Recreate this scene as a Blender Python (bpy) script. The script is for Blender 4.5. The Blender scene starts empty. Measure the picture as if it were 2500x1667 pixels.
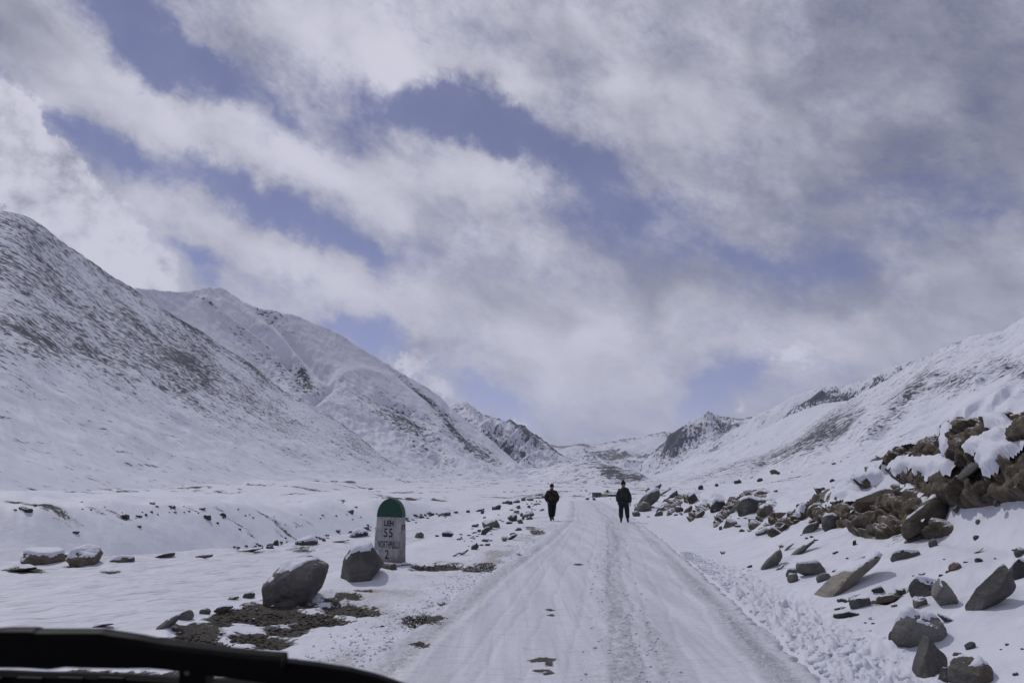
import bpy, bmesh, math, random
import numpy as np
from mathutils import Vector, Matrix, Euler
random.seed(7); np.random.seed(7)
C = bpy.context.scene
COL = C.collection
R = math.radians

# ------------------------------------------------------------------ camera, sky, sun, exposure
F = 1944.0; PITCH = R(10.0); HC = 1.9
cam_d = bpy.data.cameras.new('camera'); cam = bpy.data.objects.new('camera', cam_d); COL.objects.link(cam)
cam.location = (0, 0, HC); cam.rotation_euler = (R(90) + PITCH, 0, 0)
cam_d.sensor_width = 36; cam_d.lens = 28.0; cam_d.clip_start = 0.05; cam_d.clip_end = 30000
cam_d.dof.use_dof = True; cam_d.dof.focus_distance = 22; cam_d.dof.aperture_fstop = 11
C.camera = cam
C.view_settings.view_transform = 'Standard'; C.view_settings.look = 'None'
C.view_settings.exposure = -0.57; C.view_settings.gamma = 1
C.cycles.max_bounces = 5; C.cycles.diffuse_bounces = 3; C.cycles.use_denoising = True
SUN_AZ = R(-42); SUN_EL = R(54)          # azimuth from +Y, positive to the right
sd = bpy.data.lights.new('sun', 'SUN'); sun = bpy.data.objects.new('sun', sd); COL.objects.link(sun)
sd.energy = 2.3; sd.angle = R(0.6); sd.color = (1.0, 0.965, 0.93)
sv = Vector((math.sin(SUN_AZ) * math.cos(SUN_EL), math.cos(SUN_AZ) * math.cos(SUN_EL), math.sin(SUN_EL)))
sun.rotation_euler = sv.to_track_quat('Z', 'Y').to_euler(); sun.location = (0, 0, 50)

def pxray(px, py):
    a = (np.asarray(px, float) - 1250) / F; b = (833.5 - np.asarray(py, float)) / F
    c, s = math.cos(PITCH), math.sin(PITCH)
    return a, c - b * s, s + b * c
def azel(px, py):
    a, y, z = pxray(px, py); return math.degrees(math.atan2(a, y)), math.degrees(math.atan2(z, math.hypot(a, y)))

def build_world():
    w = bpy.data.worlds.new('World'); C.world = w; w.use_nodes = True
    nt = w.node_tree; nt.nodes.clear(); N = nt.nodes.new; L = nt.links.new
    def m(op, a, b=None, c=None, clamp=False):
        n = N('ShaderNodeMath'); n.operation = op; n.use_clamp = clamp
        for i, v in enumerate((a, b, c)):
            if v is None: continue
            if isinstance(v, (int, float)): n.inputs[i].default_value = v
            else: L(v, n.inputs[i])
        return n.outputs[0]
    def vm(op, a, b=None):
        n = N('ShaderNodeVectorMath'); n.operation = op
        for i, v in enumerate((a, b)):
            if v is None: continue
            if isinstance(v, tuple): n.inputs[i].default_value = v
            else: L(v, n.inputs[i])
        return n.outputs[0]
    tc = N('ShaderNodeTexCoord'); sp = N('ShaderNodeSeparateXYZ'); L(tc.outputs['Generated'], sp.inputs[0])
    az = m('MULTIPLY', m('ARCTAN2', sp.outputs[0], sp.outputs[1]), 57.2958)
    el = m('MULTIPLY', m('ARCSINE', sp.outputs[2]), 57.2958)
    cb = N('ShaderNodeCombineXYZ'); L(az, cb.inputs[0]); L(el, cb.inputs[1]); P = cb.outputs[0]
    def noise(vec, scale, detail=6, rough=.55, rot=0, sx=1, sy=1, off=(0, 0, 0), col=False, dist=0):
        mp = N('ShaderNodeMapping'); mp.vector_type = 'TEXTURE'
        mp.inputs['Rotation'].default_value = (0, 0, rot); mp.inputs['Scale'].default_value = (sx, sy, 1); mp.inputs['Location'].default_value = off
        L(vec, mp.inputs[0]); n = N('ShaderNodeTexNoise'); L(mp.outputs[0], n.inputs['Vector'])
        n.inputs['Scale'].default_value = scale; n.inputs['Detail'].default_value = detail; n.inputs['Roughness'].default_value = rough
        n.inputs['Distortion'].default_value = dist
        return n.outputs['Color' if col else 'Fac']
    ST = R(-24)
    w1 = vm('MULTIPLY', vm('SUBTRACT', noise(P, .09, 4, .5, col=True), (.5, .5, .5)), (11, 8, 0))
    w2 = vm('MULTIPLY', vm('SUBTRACT', noise(P, .45, 6, .6, col=True), (.5, .5, .5)), (4.6, 3.4, 0))
    PW = vm('ADD', vm('ADD', P, w1), w2)
    w3 = vm('MULTIPLY', vm('SUBTRACT', noise(P, 1.1, 5, .6, col=True), (.5, .5, .5)), (1.8, 1.8, 0))
    PC = vm('ADD', P, w3)
    K = 1.0629
    def blob(acc, x, y, rx, ry, rot, wt, vec, sharp=False):
        # x, y, radii in photograph pixels (2352 wide) turned into sky angles
        A, E = azel(x * K, y * K); k = K / F * 57.3 * .95
        mp = N('ShaderNodeMapping'); mp.vector_type = 'TEXTURE'
        mp.inputs['Location'].default_value = (A, E, 0); mp.inputs['Rotation'].default_value = (0, 0, R(-rot)); mp.inputs['Scale'].default_value = (rx * k, ry * k, 1)
        L(vec, mp.inputs[0]); g = N('ShaderNodeTexGradient'); g.gradient_type = 'SPHERICAL' if sharp else 'QUADRATIC_SPHERE'; L(mp.outputs[0], g.inputs[0])
        return m('MULTIPLY_ADD', g.outputs['Fac'], wt, acc)
    n1 = noise(P, .11, 7, .52, ST, 1.9, .85, dist=.5)
    n2 = noise(P, .34, 7, .55, ST, 1.5, .9, off=(3, 9, 0), dist=.3)
    n3 = noise(P, 1.3, 6, .6, ST, 1.25, 1, off=(13, 2, 0))
    base = m('ADD', m('ADD', m('MULTIPLY', m('SUBTRACT', n1, .5), .9), m('MULTIPLY', m('SUBTRACT', n2, .5), .8)), m('ADD', m('MULTIPLY', m('SUBTRACT', n3, .5), .50), m('MULTIPLY', m('SUBTRACT', noise(P, 3.6, 5, .6, ST, 1.8, .8, off=(5, 21, 0)), .5), .26)))
    d = m('ADD', base, .62)
    holes = [(300, 40, 190, 75, 32, -1.3), (450, 150, 170, 60, 36, -1.0), (620, 230, 160, 55, 25, -.55), (190, 300, 150, 50, 38, -.9), (350, 360, 190, 55, 25, -1.0), (560, 440, 190, 60, 36, -.9),
             (690, 540, 190, 70, 30, -1.0), (820, 600, 130, 45, 20, -.6), (960, 270, 230, 85, 8, -1.35), (1130, 310, 200, 95, 12, -1.3), (1330, 370, 170, 90, 25, -1.0), (1400, 480, 240, 80, 12, -.8),
             (1650, 590, 300, 70, 6, -.75), (1930, 600, 260, 60, 5, -.6), (2230, 500, 170, 80, 0, -.6), (880, 800, 90, 60, 30, -1.1), (1100, 880, 110, 60, 20, -.8), (1160, 950, 70, 45, 30, -1.3),
             (1640, 905, 130, 60, -30, -1.0), (460, 620, 70, 40, 40, -1.0), (780, 770, 110, 40, 20, -.8), (1400, 1000, 100, 25, 0, -.5), (620, 650, 260, 35, 18, -.35), (2050, 420, 200, 60, 5, -.3), (700, 40, 260, 50, 5, .2)]
    for (x, y, rx, ry, ro, wt) in holes: d = blob(d, x, y, rx * 1.45, ry * 1.5, ro, wt, PW)
    for (x, y, rx, ry, ro, wt) in [(150, 120, 300, 95, 30, .9), (450, 280, 300, 90, 27, .9), (780, 400, 330, 110, 17, 1.0), (1120, 420, 280, 100, 2, .9), (900, 100, 400, 110, 20, .8),
                                   (1200, 230, 150, 100, 45, .5), (700, 640, 520, 110, 20, .55), (1600, 200, 700, 260, 15, .35), (1300, 780, 700, 220, 0, .5), (2000, 750, 500, 120, 0, .35)]:
        d = blob(d, x, y, rx, ry, ro, wt, PW)
    # puffy cumulus, crisper edges
    cum = m('ADD', m('MULTIPLY', m('SUBTRACT', noise(P, .55, 7, .58), .5), 1.0), m('MULTIPLY', m('SUBTRACT', noise(P, 2.2, 5, .6), .5), .35)); cum = m('ADD', cum, -.28)
    for (x, y, rx, ry, ro, wt) in [(-40, 270, 190, 170, 30, 1.9), (90, 420, 260, 170, 40, 1.9), (250, 560, 240, 150, 38, 1.7), (350, 640, 160, 110, 40, 1.3), 
                                   (950, 840, 160, 120, 10, .85), (1020, 900, 90, 60, 30, .8), (1820, 810, 240, 120, -10, .66), (1700, 935, 90, 40, -20, .6), (1200, 970, 90, 40, 20, .8), (1340, 1010, 120, 30, 0, .5)]:
        cum = blob(cum, x, y, rx, ry, ro, wt, PC)
    def smooth(x, a, b):
        n = N('ShaderNodeMapRange'); n.interpolation_type = 'SMOOTHSTEP'; L(x, n.inputs[0]); n.inputs[1].default_value = a; n.inputs[2].default_value = b; return n.outputs[0]
    D1 = smooth(d, -.08, .86); D2 = smooth(cum, .04, .30)
    # brightness of the cloud: thick parts near the sun side are brighter, right side greyer
    br = m('ADD', m('MULTIPLY', m('SUBTRACT', noise(P, .22, 6, .5, ST, 1.3, .9, off=(40, 11, 0), dist=.4), .5), .75), .80)
    br = m('ADD', br, m('ADD', m('MULTIPLY', m('SUBTRACT', n1, .5), .5), m('MULTIPLY', m('SUBTRACT', d, .75), .16)))
    for (x, y, rx, ry, ro, wt) in [(900, 120, 600, 260, 20, .35), (700, 380, 600, 150, 22, .33), (300, 200, 420, 120, 30, .2), (800, 660, 600, 130, 20, .22), (1200, 420, 340, 110, 5, .22), (2250, 300, 700, 620, 0, -.34),
                                   (1600, 620, 500, 160, 5, -.16), (1400, 880, 800, 240, 0, .30), (60, 560, 260, 120, 40, -.2), (1900, 60, 500, 200, 10, -.08), (60, 30, 240, 120, 20, -.2), (1350, 850, 200, 120, 0, -.12)]:
        br = blob(br, x, y, rx * 1.1, ry * 1.1, ro, wt, P)
    br = m('ADD', br, m('MULTIPLY', D2, m('MULTIPLY_ADD', m('SUBTRACT', noise(P, .5, 7, .6, off=(.5, .7, 0)), .42), 1.6, .10)))
    br = smooth(br, .0, 1.25)
    ramp = N('ShaderNodeValToRGB'); L(br, ramp.inputs[0]); e = ramp.color_ramp.elements
    e[0].position = 0; e[0].color = (.185, .195, .31, 1); e[1].position = 1; e[1].color = (.975, .965, 1.12, 1)
    k = e.new(.5); k.color = (.455, .47, .585, 1)
    sky = N('ShaderNodeTexSky'); sky.sky_type = 'NISHITA'; sky.sun_disc = False; sky.sun_elevation = SUN_EL; sky.sun_rotation = SUN_AZ
    sky.altitude = 4600; sky.air_density = 1.0; sky.dust_density = .8; sky.ozone_density = 3.0
    sc = N('ShaderNodeVectorMath'); sc.operation = 'MULTIPLY'; L(sky.outputs[0], sc.inputs[0]); sc.inputs[1].default_value = (.200, .132, .130)
    cloud = N('ShaderNodeVectorMath'); cloud.operation = 'SCALE'; L(ramp.outputs[0], cloud.inputs[0]); cloud.inputs['Scale'].default_value = .99
    dens = m('MAXIMUM', D1, D2)
    mix = N('ShaderNodeMix'); mix.data_type = 'RGBA'; L(m('MULTIPLY_ADD', dens, .85, .12), mix.inputs[0])
    # the sky keeps a thin veil of ice cloud even in the holes
    L(sc.outputs[0], mix.inputs[6]); L(cloud.outputs[0], mix.inputs[7])
    up = N('ShaderNodeVectorMath'); up.operation = 'SCALE'; L(mix.outputs[2], up.inputs[0]); up.inputs['Scale'].default_value = 10.0
    bg = N('ShaderNodeBackground'); L(up.outputs[0], bg.inputs[0]); bg.inputs[1].default_value = .1
    out = N('ShaderNodeOutputWorld'); L(bg.outputs[0], out.inputs[0])
    w.cycles.sampling_method = 'MANUAL'; w.cycles.sample_map_resolution = 512
build_world()

# ------------------------------------------------------------------ numpy noise
def _h(i, j, k=0):
    n = (i.astype(np.int64) * 374761393 + j.astype(np.int64) * 668265263 + np.asarray(k).astype(np.int64) * 2147483647) & 0xffffffff
    n = ((n ^ (n >> 13)) * 1274126177) & 0xffffffff
    n = ((n ^ (n >> 16)) * 2246822519) & 0xffffffff
    return ((n ^ (n >> 15)) & 0xffff) / 65535.0
def pn2(x, y, seed=0):
    x = np.asarray(x, float) + seed * 17.13; y = np.asarray(y, float) - seed * 9.71
    i = np.floor(x); j = np.floor(y); fx = x - i; fy = y - j
    u = fx * fx * fx * (fx * (fx * 6 - 15) + 10); v = fy * fy * fy * (fy * (fy * 6 - 15) + 10)
    def g(a, b, dx, dy):
        t = _h(a, b, 7) * 6.2831853; return np.cos(t) * dx + np.sin(t) * dy
    a = g(i, j, fx, fy); b = g(i + 1, j, fx - 1, fy); c = g(i, j + 1, fx, fy - 1); d = g(i + 1, j + 1, fx - 1, fy - 1)
    return (a + (b - a) * u + ((c + (d - c) * u) - (a + (b - a) * u)) * v) * 1.4
def fbm2(x, y, o=4, seed=0, g=.5, lac=2.03):
    s = 0; a = 1; t = 0
    for k in range(o):
        s = s + a * pn2(x, y, seed + k * 3.7); t += a; a *= g; x = x * lac; y = y * lac
    return s / t
def ridged2(x, y, o=4, seed=0, g=.5):
    s = 0; a = 1; t = 0
    for k in range(o):
        s = s + a * (1 - 2 * np.abs(pn2(x, y, seed + k * 5.1))); t += a; a *= g; x = x * 2.07; y = y * 2.07
    return s / t
def vn3(p, seed=0):
    p = p + seed * 13.37; i = np.floor(p); f = p - i; u = f * f * (3 - 2 * f); i = i.astype(np.int64)
    r = 0
    for dx in (0, 1):
        for dy in (0, 1):
            for dz in (0, 1):
                n = (i[:, 0] + dx) * 374761393 + (i[:, 1] + dy) * 668265263 + (i[:, 2] + dz) * 1440662683
                n &= 0xffffffff; n = ((n ^ (n >> 13)) * 1274126177) & 0xffffffff; n = ((n ^ (n >> 16)) * 2246822519) & 0xffffffff
                h = ((n ^ (n >> 15)) & 0xffff) / 65535.0
                r = r + h * (u[:, 0] if dx else 1 - u[:, 0]) * (u[:, 1] if dy else 1 - u[:, 1]) * (u[:, 2] if dz else 1 - u[:, 2])
    return r * 2 - 1
def fbm3(p, o=4, seed=0, g=.5):
    s = 0; a = 1; t = 0
    for k in range(o):
        s = s + a * vn3(p * (2.03 ** k), seed + k * 2.3); t += a; a *= g
    return s / t
def sst(x, a, b):
    t = np.clip((x - a) / (b - a), 0, 1); return t * t * (3 - 2 * t)

# ------------------------------------------------------------------ mesh helpers
def grid_mesh(name, X, Y, Z, mat, smooth=True, attrs=None, flip=False):
    h, w = X.shape; me = bpy.data.meshes.new(name); nv = h * w
    me.vertices.add(nv); me.vertices.foreach_set('co', np.stack([X, Y, Z], -1).astype(np.float32).ravel())
    i = np.arange(nv).reshape(h, w); q = np.stack([i[:-1, :-1], i[:-1, 1:], i[1:, 1:], i[1:, :-1]], -1).reshape(-1, 4)
    if flip: q = q[:, ::-1]
    me.loops.add(q.size); me.loops.foreach_set('vertex_index', q.astype(np.int32).ravel())
    me.polygons.add(len(q)); me.polygons.foreach_set('loop_start', (np.arange(len(q)) * 4).astype(np.int32))
    me.update(calc_edges=True)
    if smooth: me.polygons.foreach_set('use_smooth', np.ones(len(q), bool))
    for k, v in (attrs or {}).items():
        a = me.attributes.new(k, 'FLOAT', 'POINT'); a.data.foreach_set('value', v.astype(np.float32).ravel())
    me.materials.append(mat); return me
def arr_mesh(name, V, Fc, mat, smooth=True):
    me = bpy.data.meshes.new(name); k = Fc.shape[1]
    me.vertices.add(len(V)); me.vertices.foreach_set('co', np.asarray(V, np.float32).ravel())
    me.loops.add(Fc.size); me.loops.foreach_set('vertex_index', Fc.astype(np.int32).ravel())
    me.polygons.add(len(Fc)); me.polygons.foreach_set('loop_start', (np.arange(len(Fc)) * k).astype(np.int32))
    me.update(calc_edges=True)
    if smooth: me.polygons.foreach_set('use_smooth', np.ones(len(Fc), bool))
    me.materials.append(mat); return me
def link(name, me, parent=None, **p):
    o = bpy.data.objects.new(name, me); COL.objects.link(o)
    if parent: o.parent = parent
    for k, v in p.items():
        if v: o[k] = v
    return o

# ------------------------------------------------------------------ materials
class NT:
    def __init__(s, name):
        s.m = bpy.data.materials.new(name); s.m.use_nodes = True; s.t = s.m.node_tree; s.N = s.t.nodes.new; s.L = s.t.links.new
        s.b = s.t.nodes['Principled BSDF']
    def set(s, n, i, v):
        if v is None: return
        if isinstance(v, bpy.types.NodeSocket): s.L(v, n.inputs[i])
        else: n.inputs[i].default_value = v
    def math(s, op, a, b=None, c=None, clamp=False):
        n = s.N('ShaderNodeMath'); n.operation = op; n.use_clamp = clamp
        for i, v in enumerate((a, b, c)): s.set(n, i, v)
        return n.outputs[0]
    def vec(s, op, a, b=None):
        n = s.N('ShaderNodeVectorMath'); n.operation = op; s.set(n, 0, a); s.set(n, 1, b); return n
    def obj(s): return s.N('ShaderNodeTexCoord').outputs['Object']
    def noise(s, v, scale, detail=4, rough=.55, dist=0, col=False):
        n = s.N('ShaderNodeTexNoise'); s.set(n, 'Vector', v); n.inputs['Scale'].default_value = scale; n.inputs['Detail'].default_value = detail
        n.inputs['Roughness'].default_value = rough; n.inputs['Distortion'].default_value = dist; return n.outputs['Color' if col else 'Fac']
    def scalev(s, v, x, y, z): return s.vec('MULTIPLY', v, (x, y, z)).outputs[0]
    def attr(s, name):
        n = s.N('ShaderNodeAttribute'); n.attribute_name = name; return n.outputs['Fac']
    def sm(s, x, a, b):
        n = s.N('ShaderNodeMapRange'); n.interpolation_type = 'SMOOTHSTEP'; s.L(x, n.inputs[0]); n.inputs[1].default_value = a; n.inputs[2].default_value = b; return n.outputs[0]
    def mix(s, f, a, b):
        n = s.N('ShaderNodeMix'); n.data_type = 'RGBA'; s.set(n, 0, f); s.set(n, 6, a); s.set(n, 7, b); return n.outputs[2]
    def bump(s, h, dist, strength=1, normal=None):
        n = s.N('ShaderNodeBump'); s.L(h, n.inputs['Height']); n.inputs['Distance'].default_value = dist; n.inputs['Strength'].default_value = strength
        if normal: s.L(normal, n.inputs['Normal'])
        return n.outputs[0]
    def out(s, col=None, rough=None, nor=None, spec=.3):
        s.set(s.b, 'Base Color', col); s.set(s.b, 'Roughness', rough)
        if nor: s.L(nor, s.b.inputs['Normal'])
        s.b.inputs['Specular IOR Level'].default_value = spec; return s.m
SNOW = (.60, .615, .69, 1); SNOW2 = (.545, .56, .64, 1)

def mat_mountain(name, streak, Ls, Ws, rocka=(.048, .050, .068, 1), rockb=(.10, .10, .118, 1), k=1.5):
    s = NT(name); P = s.obj(); sd_ = Vector(streak).normalized(); t_ = sd_.cross(Vector((0, 0, 1))).normalized(); n_ = sd_.cross(t_)
    cb = s.N('ShaderNodeCombineXYZ')
    for i, (v, l) in enumerate(((sd_, Ls), (t_, Ws), (n_, Ws))):
        dn = s.vec('DOT_PRODUCT', P, tuple(v)); s.L(s.math('DIVIDE', dn.outputs['Value'], l), cb.inputs[i])
    Q = cb.outputs[0]
    n1 = s.noise(Q, 1.0, 7, .72, .2); n2 = s.noise(Q, .2, 4, .55)
    n = s.math('ADD', s.math('MULTIPLY', s.math('SUBTRACT', n1, .5), k), s.math('MULTIPLY', s.math('SUBTRACT', n2, .5), .6))
    mk = s.sm(s.math('ADD', n, s.attr('bare')), .45, .56)
    rc = s.mix(s.noise(P, .25, 3), rocka, rockb)
    snow = s.mix(s.sm(n2, .35, .65), SNOW, SNOW2)
    hgt = s.math('ADD', s.math('MULTIPLY', mk, .5), s.math('MULTIPLY', s.noise(Q, .3, 4, .55), .9))
    return s.out(s.mix(mk, snow, rc), .8, s.bump(hgt, Ws * .22, .7), .2)

def mat_ground():
    s = NT('snowy_ground'); P = s.obj()
    b = s.attr('bare'); far = s.attr('far')
    # fine edge break-up grows with distance attribute so that far specks stay speck sized
    nf = s.noise(P, 9, 5, .65); nm = s.noise(s.scalev(P, 1.1, 1.6, 1.6), 1.0, 5, .65); nl = s.noise(s.scalev(P, .35, .5, .5), 1.0, 6, .75)
    n = s.math('ADD', s.math('MULTIPLY', s.math('SUBTRACT', nf, .5), .95), s.math('MULTIPLY', s.math('SUBTRACT', nm, .5), .9))
    nn = s.math('MULTIPLY', s.math('SUBTRACT', nl, .5), 1.9)
    m = s.N('ShaderNodeMix'); s.L(far, m.inputs[0]); s.L(n, m.inputs[2]); s.L(nn, m.inputs[3])
    mk = s.sm(s.math('ADD', m.outputs[0], b), .43, .60)
    dirt = s.mix(s.noise(P, 2.2, 5, .6), (.022, .021, .022, 1), s.mix(far, (.085, .068, .052, 1), (.075, .068, .072, 1)))
    dirt = s.mix(s.sm(s.noise(P, 38, 3, .7), .5, .72), dirt, (.13, .12, .11, 1)); dirt = s.mix(s.sm(s.noise(P, 55, 3, .7), .52, .36), dirt, (.012, .012, .013, 1))
    # wind ripples across the field
    a = R(42); wv = s.N('ShaderNodeMapping'); s.L(P, wv.inputs[0]); wv.inputs['Rotation'].default_value = (0, 0, -a)
    W = s.scalev(wv.outputs[0], .8, 5.5, 2)
    rip = s.noise(W, 1.3, 5, .62, .3); fine = s.noise(P, 26, 4, .6); mid = s.noise(P, 2.2, 5, .6)
    rg = s.attr('ripple')
    thin = s.math('MULTIPLY', s.sm(rip, .50, .66), rg)
    snow = s.mix(s.math('MULTIPLY', thin, .78), s.mix(s.sm(nm, .3, .75), SNOW, SNOW2), (.33, .32, .345, 1))
    trod = s.attr('trod')
    snow = s.mix(s.math('MULTIPLY', s.sm(s.math('ADD', s.math('MULTIPLY', s.noise(P, 16, 5, .7), .7), s.math('MULTIPLY', trod, .42)), .56, .78), s.math('MULTIPLY', trod, .85)), snow, (.30, .28, .27, 1))
    h = s.math('ADD', s.math('ADD', s.math('MULTIPLY', s.math('MULTIPLY', rip, rg), 2.4), s.math('MULTIPLY', fine, s.math('MULTIPLY_ADD', s.math('MAXIMUM', mk, trod), 1.1, .10))), s.math('MULTIPLY', mid, .9))
    return s.out(s.mix(mk, snow, dirt), s.mix(mk, (.55, .55, .55, 1), (.85, .85, .85, 1)), s.bump(h, .035, .9), .25)

def mat_road():
    s = NT('packed_snow'); P = s.obj()
    b = s.attr('bare'); tr = s.attr('trod')
    sx = s.scalev(P, 1.3, 9, 1)
    cross = s.noise(sx, 1.6, 6, .68, .3); nf = s.noise(P, 14, 5, .65); nfb = s.noise(P, 3.2, 5, .62)
    lo = s.noise(s.scalev(P, 3.2, .22, 1), 1.0, 3, .5)
    col = s.mix(s.sm(lo, .30, .70), (.59, .60, .67, 1), (.48, .485, .55, 1))
    col = s.mix(s.math('MULTIPLY', s.sm(cross, .50, .70), .62), col, (.34, .335, .385, 1)); fl = s.noise(s.scalev(P, 17, .35, 1), 1.0, 4, .6); col = s.mix(s.math('MULTIPLY', s.sm(fl, .50, .72), .38), col, (.36, .36, .41, 1))
    spk = s.sm(s.math('ADD', s.math('MULTIPLY', nf, .72), s.math('MULTIPLY', tr, .42)), .47, .66)
    col = s.mix(s.math('MULTIPLY', spk, s.math('MULTIPLY_ADD', tr, .70, .14)), col, (.27, .28, .335, 1))
    n = s.math('ADD', s.math('MULTIPLY', s.math('SUBTRACT', nf, .5), 1.3), s.math('MULTIPLY', s.math('SUBTRACT', nfb, .5), 1.1))
    mk = s.sm(s.math('ADD', n, b), .44, .62)
    dirt = s.mix(s.sm(s.noise(P, 30, 5, .7), .35, .7), (.018, .017, .018, 1), (.085, .075, .068, 1))
    h = s.math('ADD', s.math('MULTIPLY', cross, .6), s.math('MULTIPLY', nf, s.math('MULTIPLY_ADD', tr, 1.4, .22)))
    return s.out(s.mix(mk, col, dirt), s.mix(mk, (.42, .42, .42, 1), (.85, .85, .85, 1)), s.bump(h, .035, 1), .35)

def mat_rock(name, a, b, c=(.14, .105, .075, 1), wet=.75, sc=1.0):
    s = NT(name); P = s.obj(); oi = s.N('ShaderNodeObjectInfo'); rnd = oi.outputs['Random']
    off = s.vec('ADD', P, None); cb = s.N('ShaderNodeCombineXYZ'); s.L(s.math('MULTIPLY', rnd, 37), cb.inputs[0]); s.L(cb.outputs[0], off.inputs[1]); Q = off.outputs[0]
    n1 = s.noise(Q, 2.4 * sc, 6, .62, .4); n2 = s.noise(Q, 22 * sc, 5, .7); n3 = s.noise(s.scalev(Q, 1, 1, 4), 2.0 * sc, 4, .6)
    col = s.mix(s.sm(n1, .35, .68), a, b); col = s.mix(s.math('MULTIPLY', s.sm(n3, .52, .72), .75), col, c)
    col = s.mix(s.math('MULTIPLY', s.sm(n2, .55, .8), .6), col, (.36, .35, .34, 1)); col = s.mix(s.math('MULTIPLY', s.sm(n2, .48, .2), .7), col, (.035, .035, .038, 1))
    hsv = s.N('ShaderNodeHueSaturation'); s.L(col, hsv.inputs['Color']); s.L(s.math('MULTIPLY_ADD', rnd, .40, .50), hsv.inputs['Value'])
    # wind packed snow caught in the pits of up-facing sides
    g = s.N('ShaderNodeNewGeometry'); sp = s.N('ShaderNodeSeparateXYZ'); s.L(g.outputs['Normal'], sp.inputs[0])
    pk = s.sm(s.math('ADD', s.math('MULTIPLY', sp.outputs[2], .55), s.math('MULTIPLY', n2, .55)), .74, .84)
    h = s.math('ADD', s.math('MULTIPLY', n1, 1.0), s.math('ADD', s.math('MULTIPLY', n2, .25), s.math('MULTIPLY', n3, .5)))
    return s.out(s.mix(s.math('MULTIPLY', pk, .75), hsv.outputs[0], SNOW), wet, s.bump(h, .07 / sc, .9), .35)
def mat_snowcap():
    s = NT('clean_snow'); P = s.obj(); n = s.noise(P, 5, 5, .6)
    return s.out(s.mix(n, SNOW, SNOW2), .6, s.bump(n, .04, .6), .2)
def mat_plain(name, col, rough=.7, var=.25, scale=12, bump=.003, spec=.3, metal=0):
    s = NT(name); P = s.obj(); n = s.noise(P, scale, 5, .6)
    dk = tuple(c * (1 - var) for c in col[:3]) + (1,)
    s.b.inputs['Metallic'].default_value = metal
    return s.out(s.mix(n, col, dk), rough, s.bump(n, bump, .8), spec)

M_GROUND = mat_ground(); M_ROAD = mat_road(); M_CAP = mat_snowcap()
M_GREY = mat_rock('grey_granite', (.105, .105, .105, 1), (.20, .195, .185, 1))
M_BROWN = mat_rock('brown_rock', (.10, .08, .065, 1), (.20, .165, .135, 1), (.17, .10, .07, 1))
M_RED = mat_rock('red_brown_rock', (.075, .042, .03, 1), (.17, .10, .07, 1), (.12, .07, .045, 1))
M_DARK = mat_rock('dark_rock', (.05, .05, .055, 1), (.12, .12, .125, 1), (.09, .085, .08, 1))
M_WET = mat_rock('wet_slab_rock', (.15, .135, .11, 1), (.26, .235, .19, 1), (.2, .16, .12, 1), .28)
M_EARTH = mat_rock('eroded_earth', (.055, .047, .038, 1), (.15, .12, .09, 1), (.19, .135, .085, 1), .85, 1.3)

# ------------------------------------------------------------------ the valley: height function
RX_Y = [-40, 0, 8, 17.3, 26.8, 41, 60, 84, 100, 120, 150, 200, 400]; RX_X = [-4, -.2, .67, 1.77, 2.95, 4.47, 5.9, 7.6, 8.0, 7.0, 2, -14, -90]
RW_Y = [0, 8, 17, 27, 41, 60, 90, 150]; RW = [2.3, 2.26, 2.2, 1.95, 1.74, 1.62, 1.6, 1.6]
_yy = np.linspace(-60, 420, 961); _xx = np.interp(_yy, RX_Y, RX_X)
_ker = np.exp(-np.linspace(-2.2, 2.2, 13) ** 2); _ker /= _ker.sum(); _xx = np.convolve(np.pad(_xx, 6, mode='edge'), _ker, 'valid')
def xc(y): return np.interp(y, _yy, _xx)
def rw(y): return np.interp(y, RW_Y, RW)
FLOOR_Y = [-100, 70, 88, 112, 160, 300, 450, 700, 1000, 2000, 4000, 8000]; FLOOR = [0, 0, -.1, -1.6, -2.6, -3.8, -3.2, -.5, 3, 14, 45, 120]
def floor(r): return np.interp(r, FLOOR_Y, FLOOR)
CR_Y = [0, 8, 12, 16, 19, 21.5, 24.5, 30, 40, 55, 70, 90, 120]; CR_Z = [3.1, 3.3, 3.1, 2.85, 2.6, 2.1, 1.4, 1.3, 1.15, 1.1, .8, .3, .2]
G = np.array([(-60, 12), (-30, 23), (-19, 28.5), (-11, 36.6), (-8, 46), (-4.6, 61), (-1, 84), (-2, 110)], float)
def gdist(x, y):
    best = np.full(np.shape(x), 1e9); sg = np.ones(np.shape(x))
    for a, b in zip(G[:-1], G[1:]):
        d = b - a; L2 = d @ d; t = np.clip(((x - a[0]) * d[0] + (y - a[1]) * d[1]) / L2, 0, 1)
        ex = x - a[0] - t * d[0]; ey = y - a[1] - t * d[1]; q = ex * ex + ey * ey
        s_ = np.sign(d[0] * ey - d[1] * ex); u = q < best; best = np.where(u, q, best); sg = np.where(u, s_, sg)
    return np.sqrt(best) * sg
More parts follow.
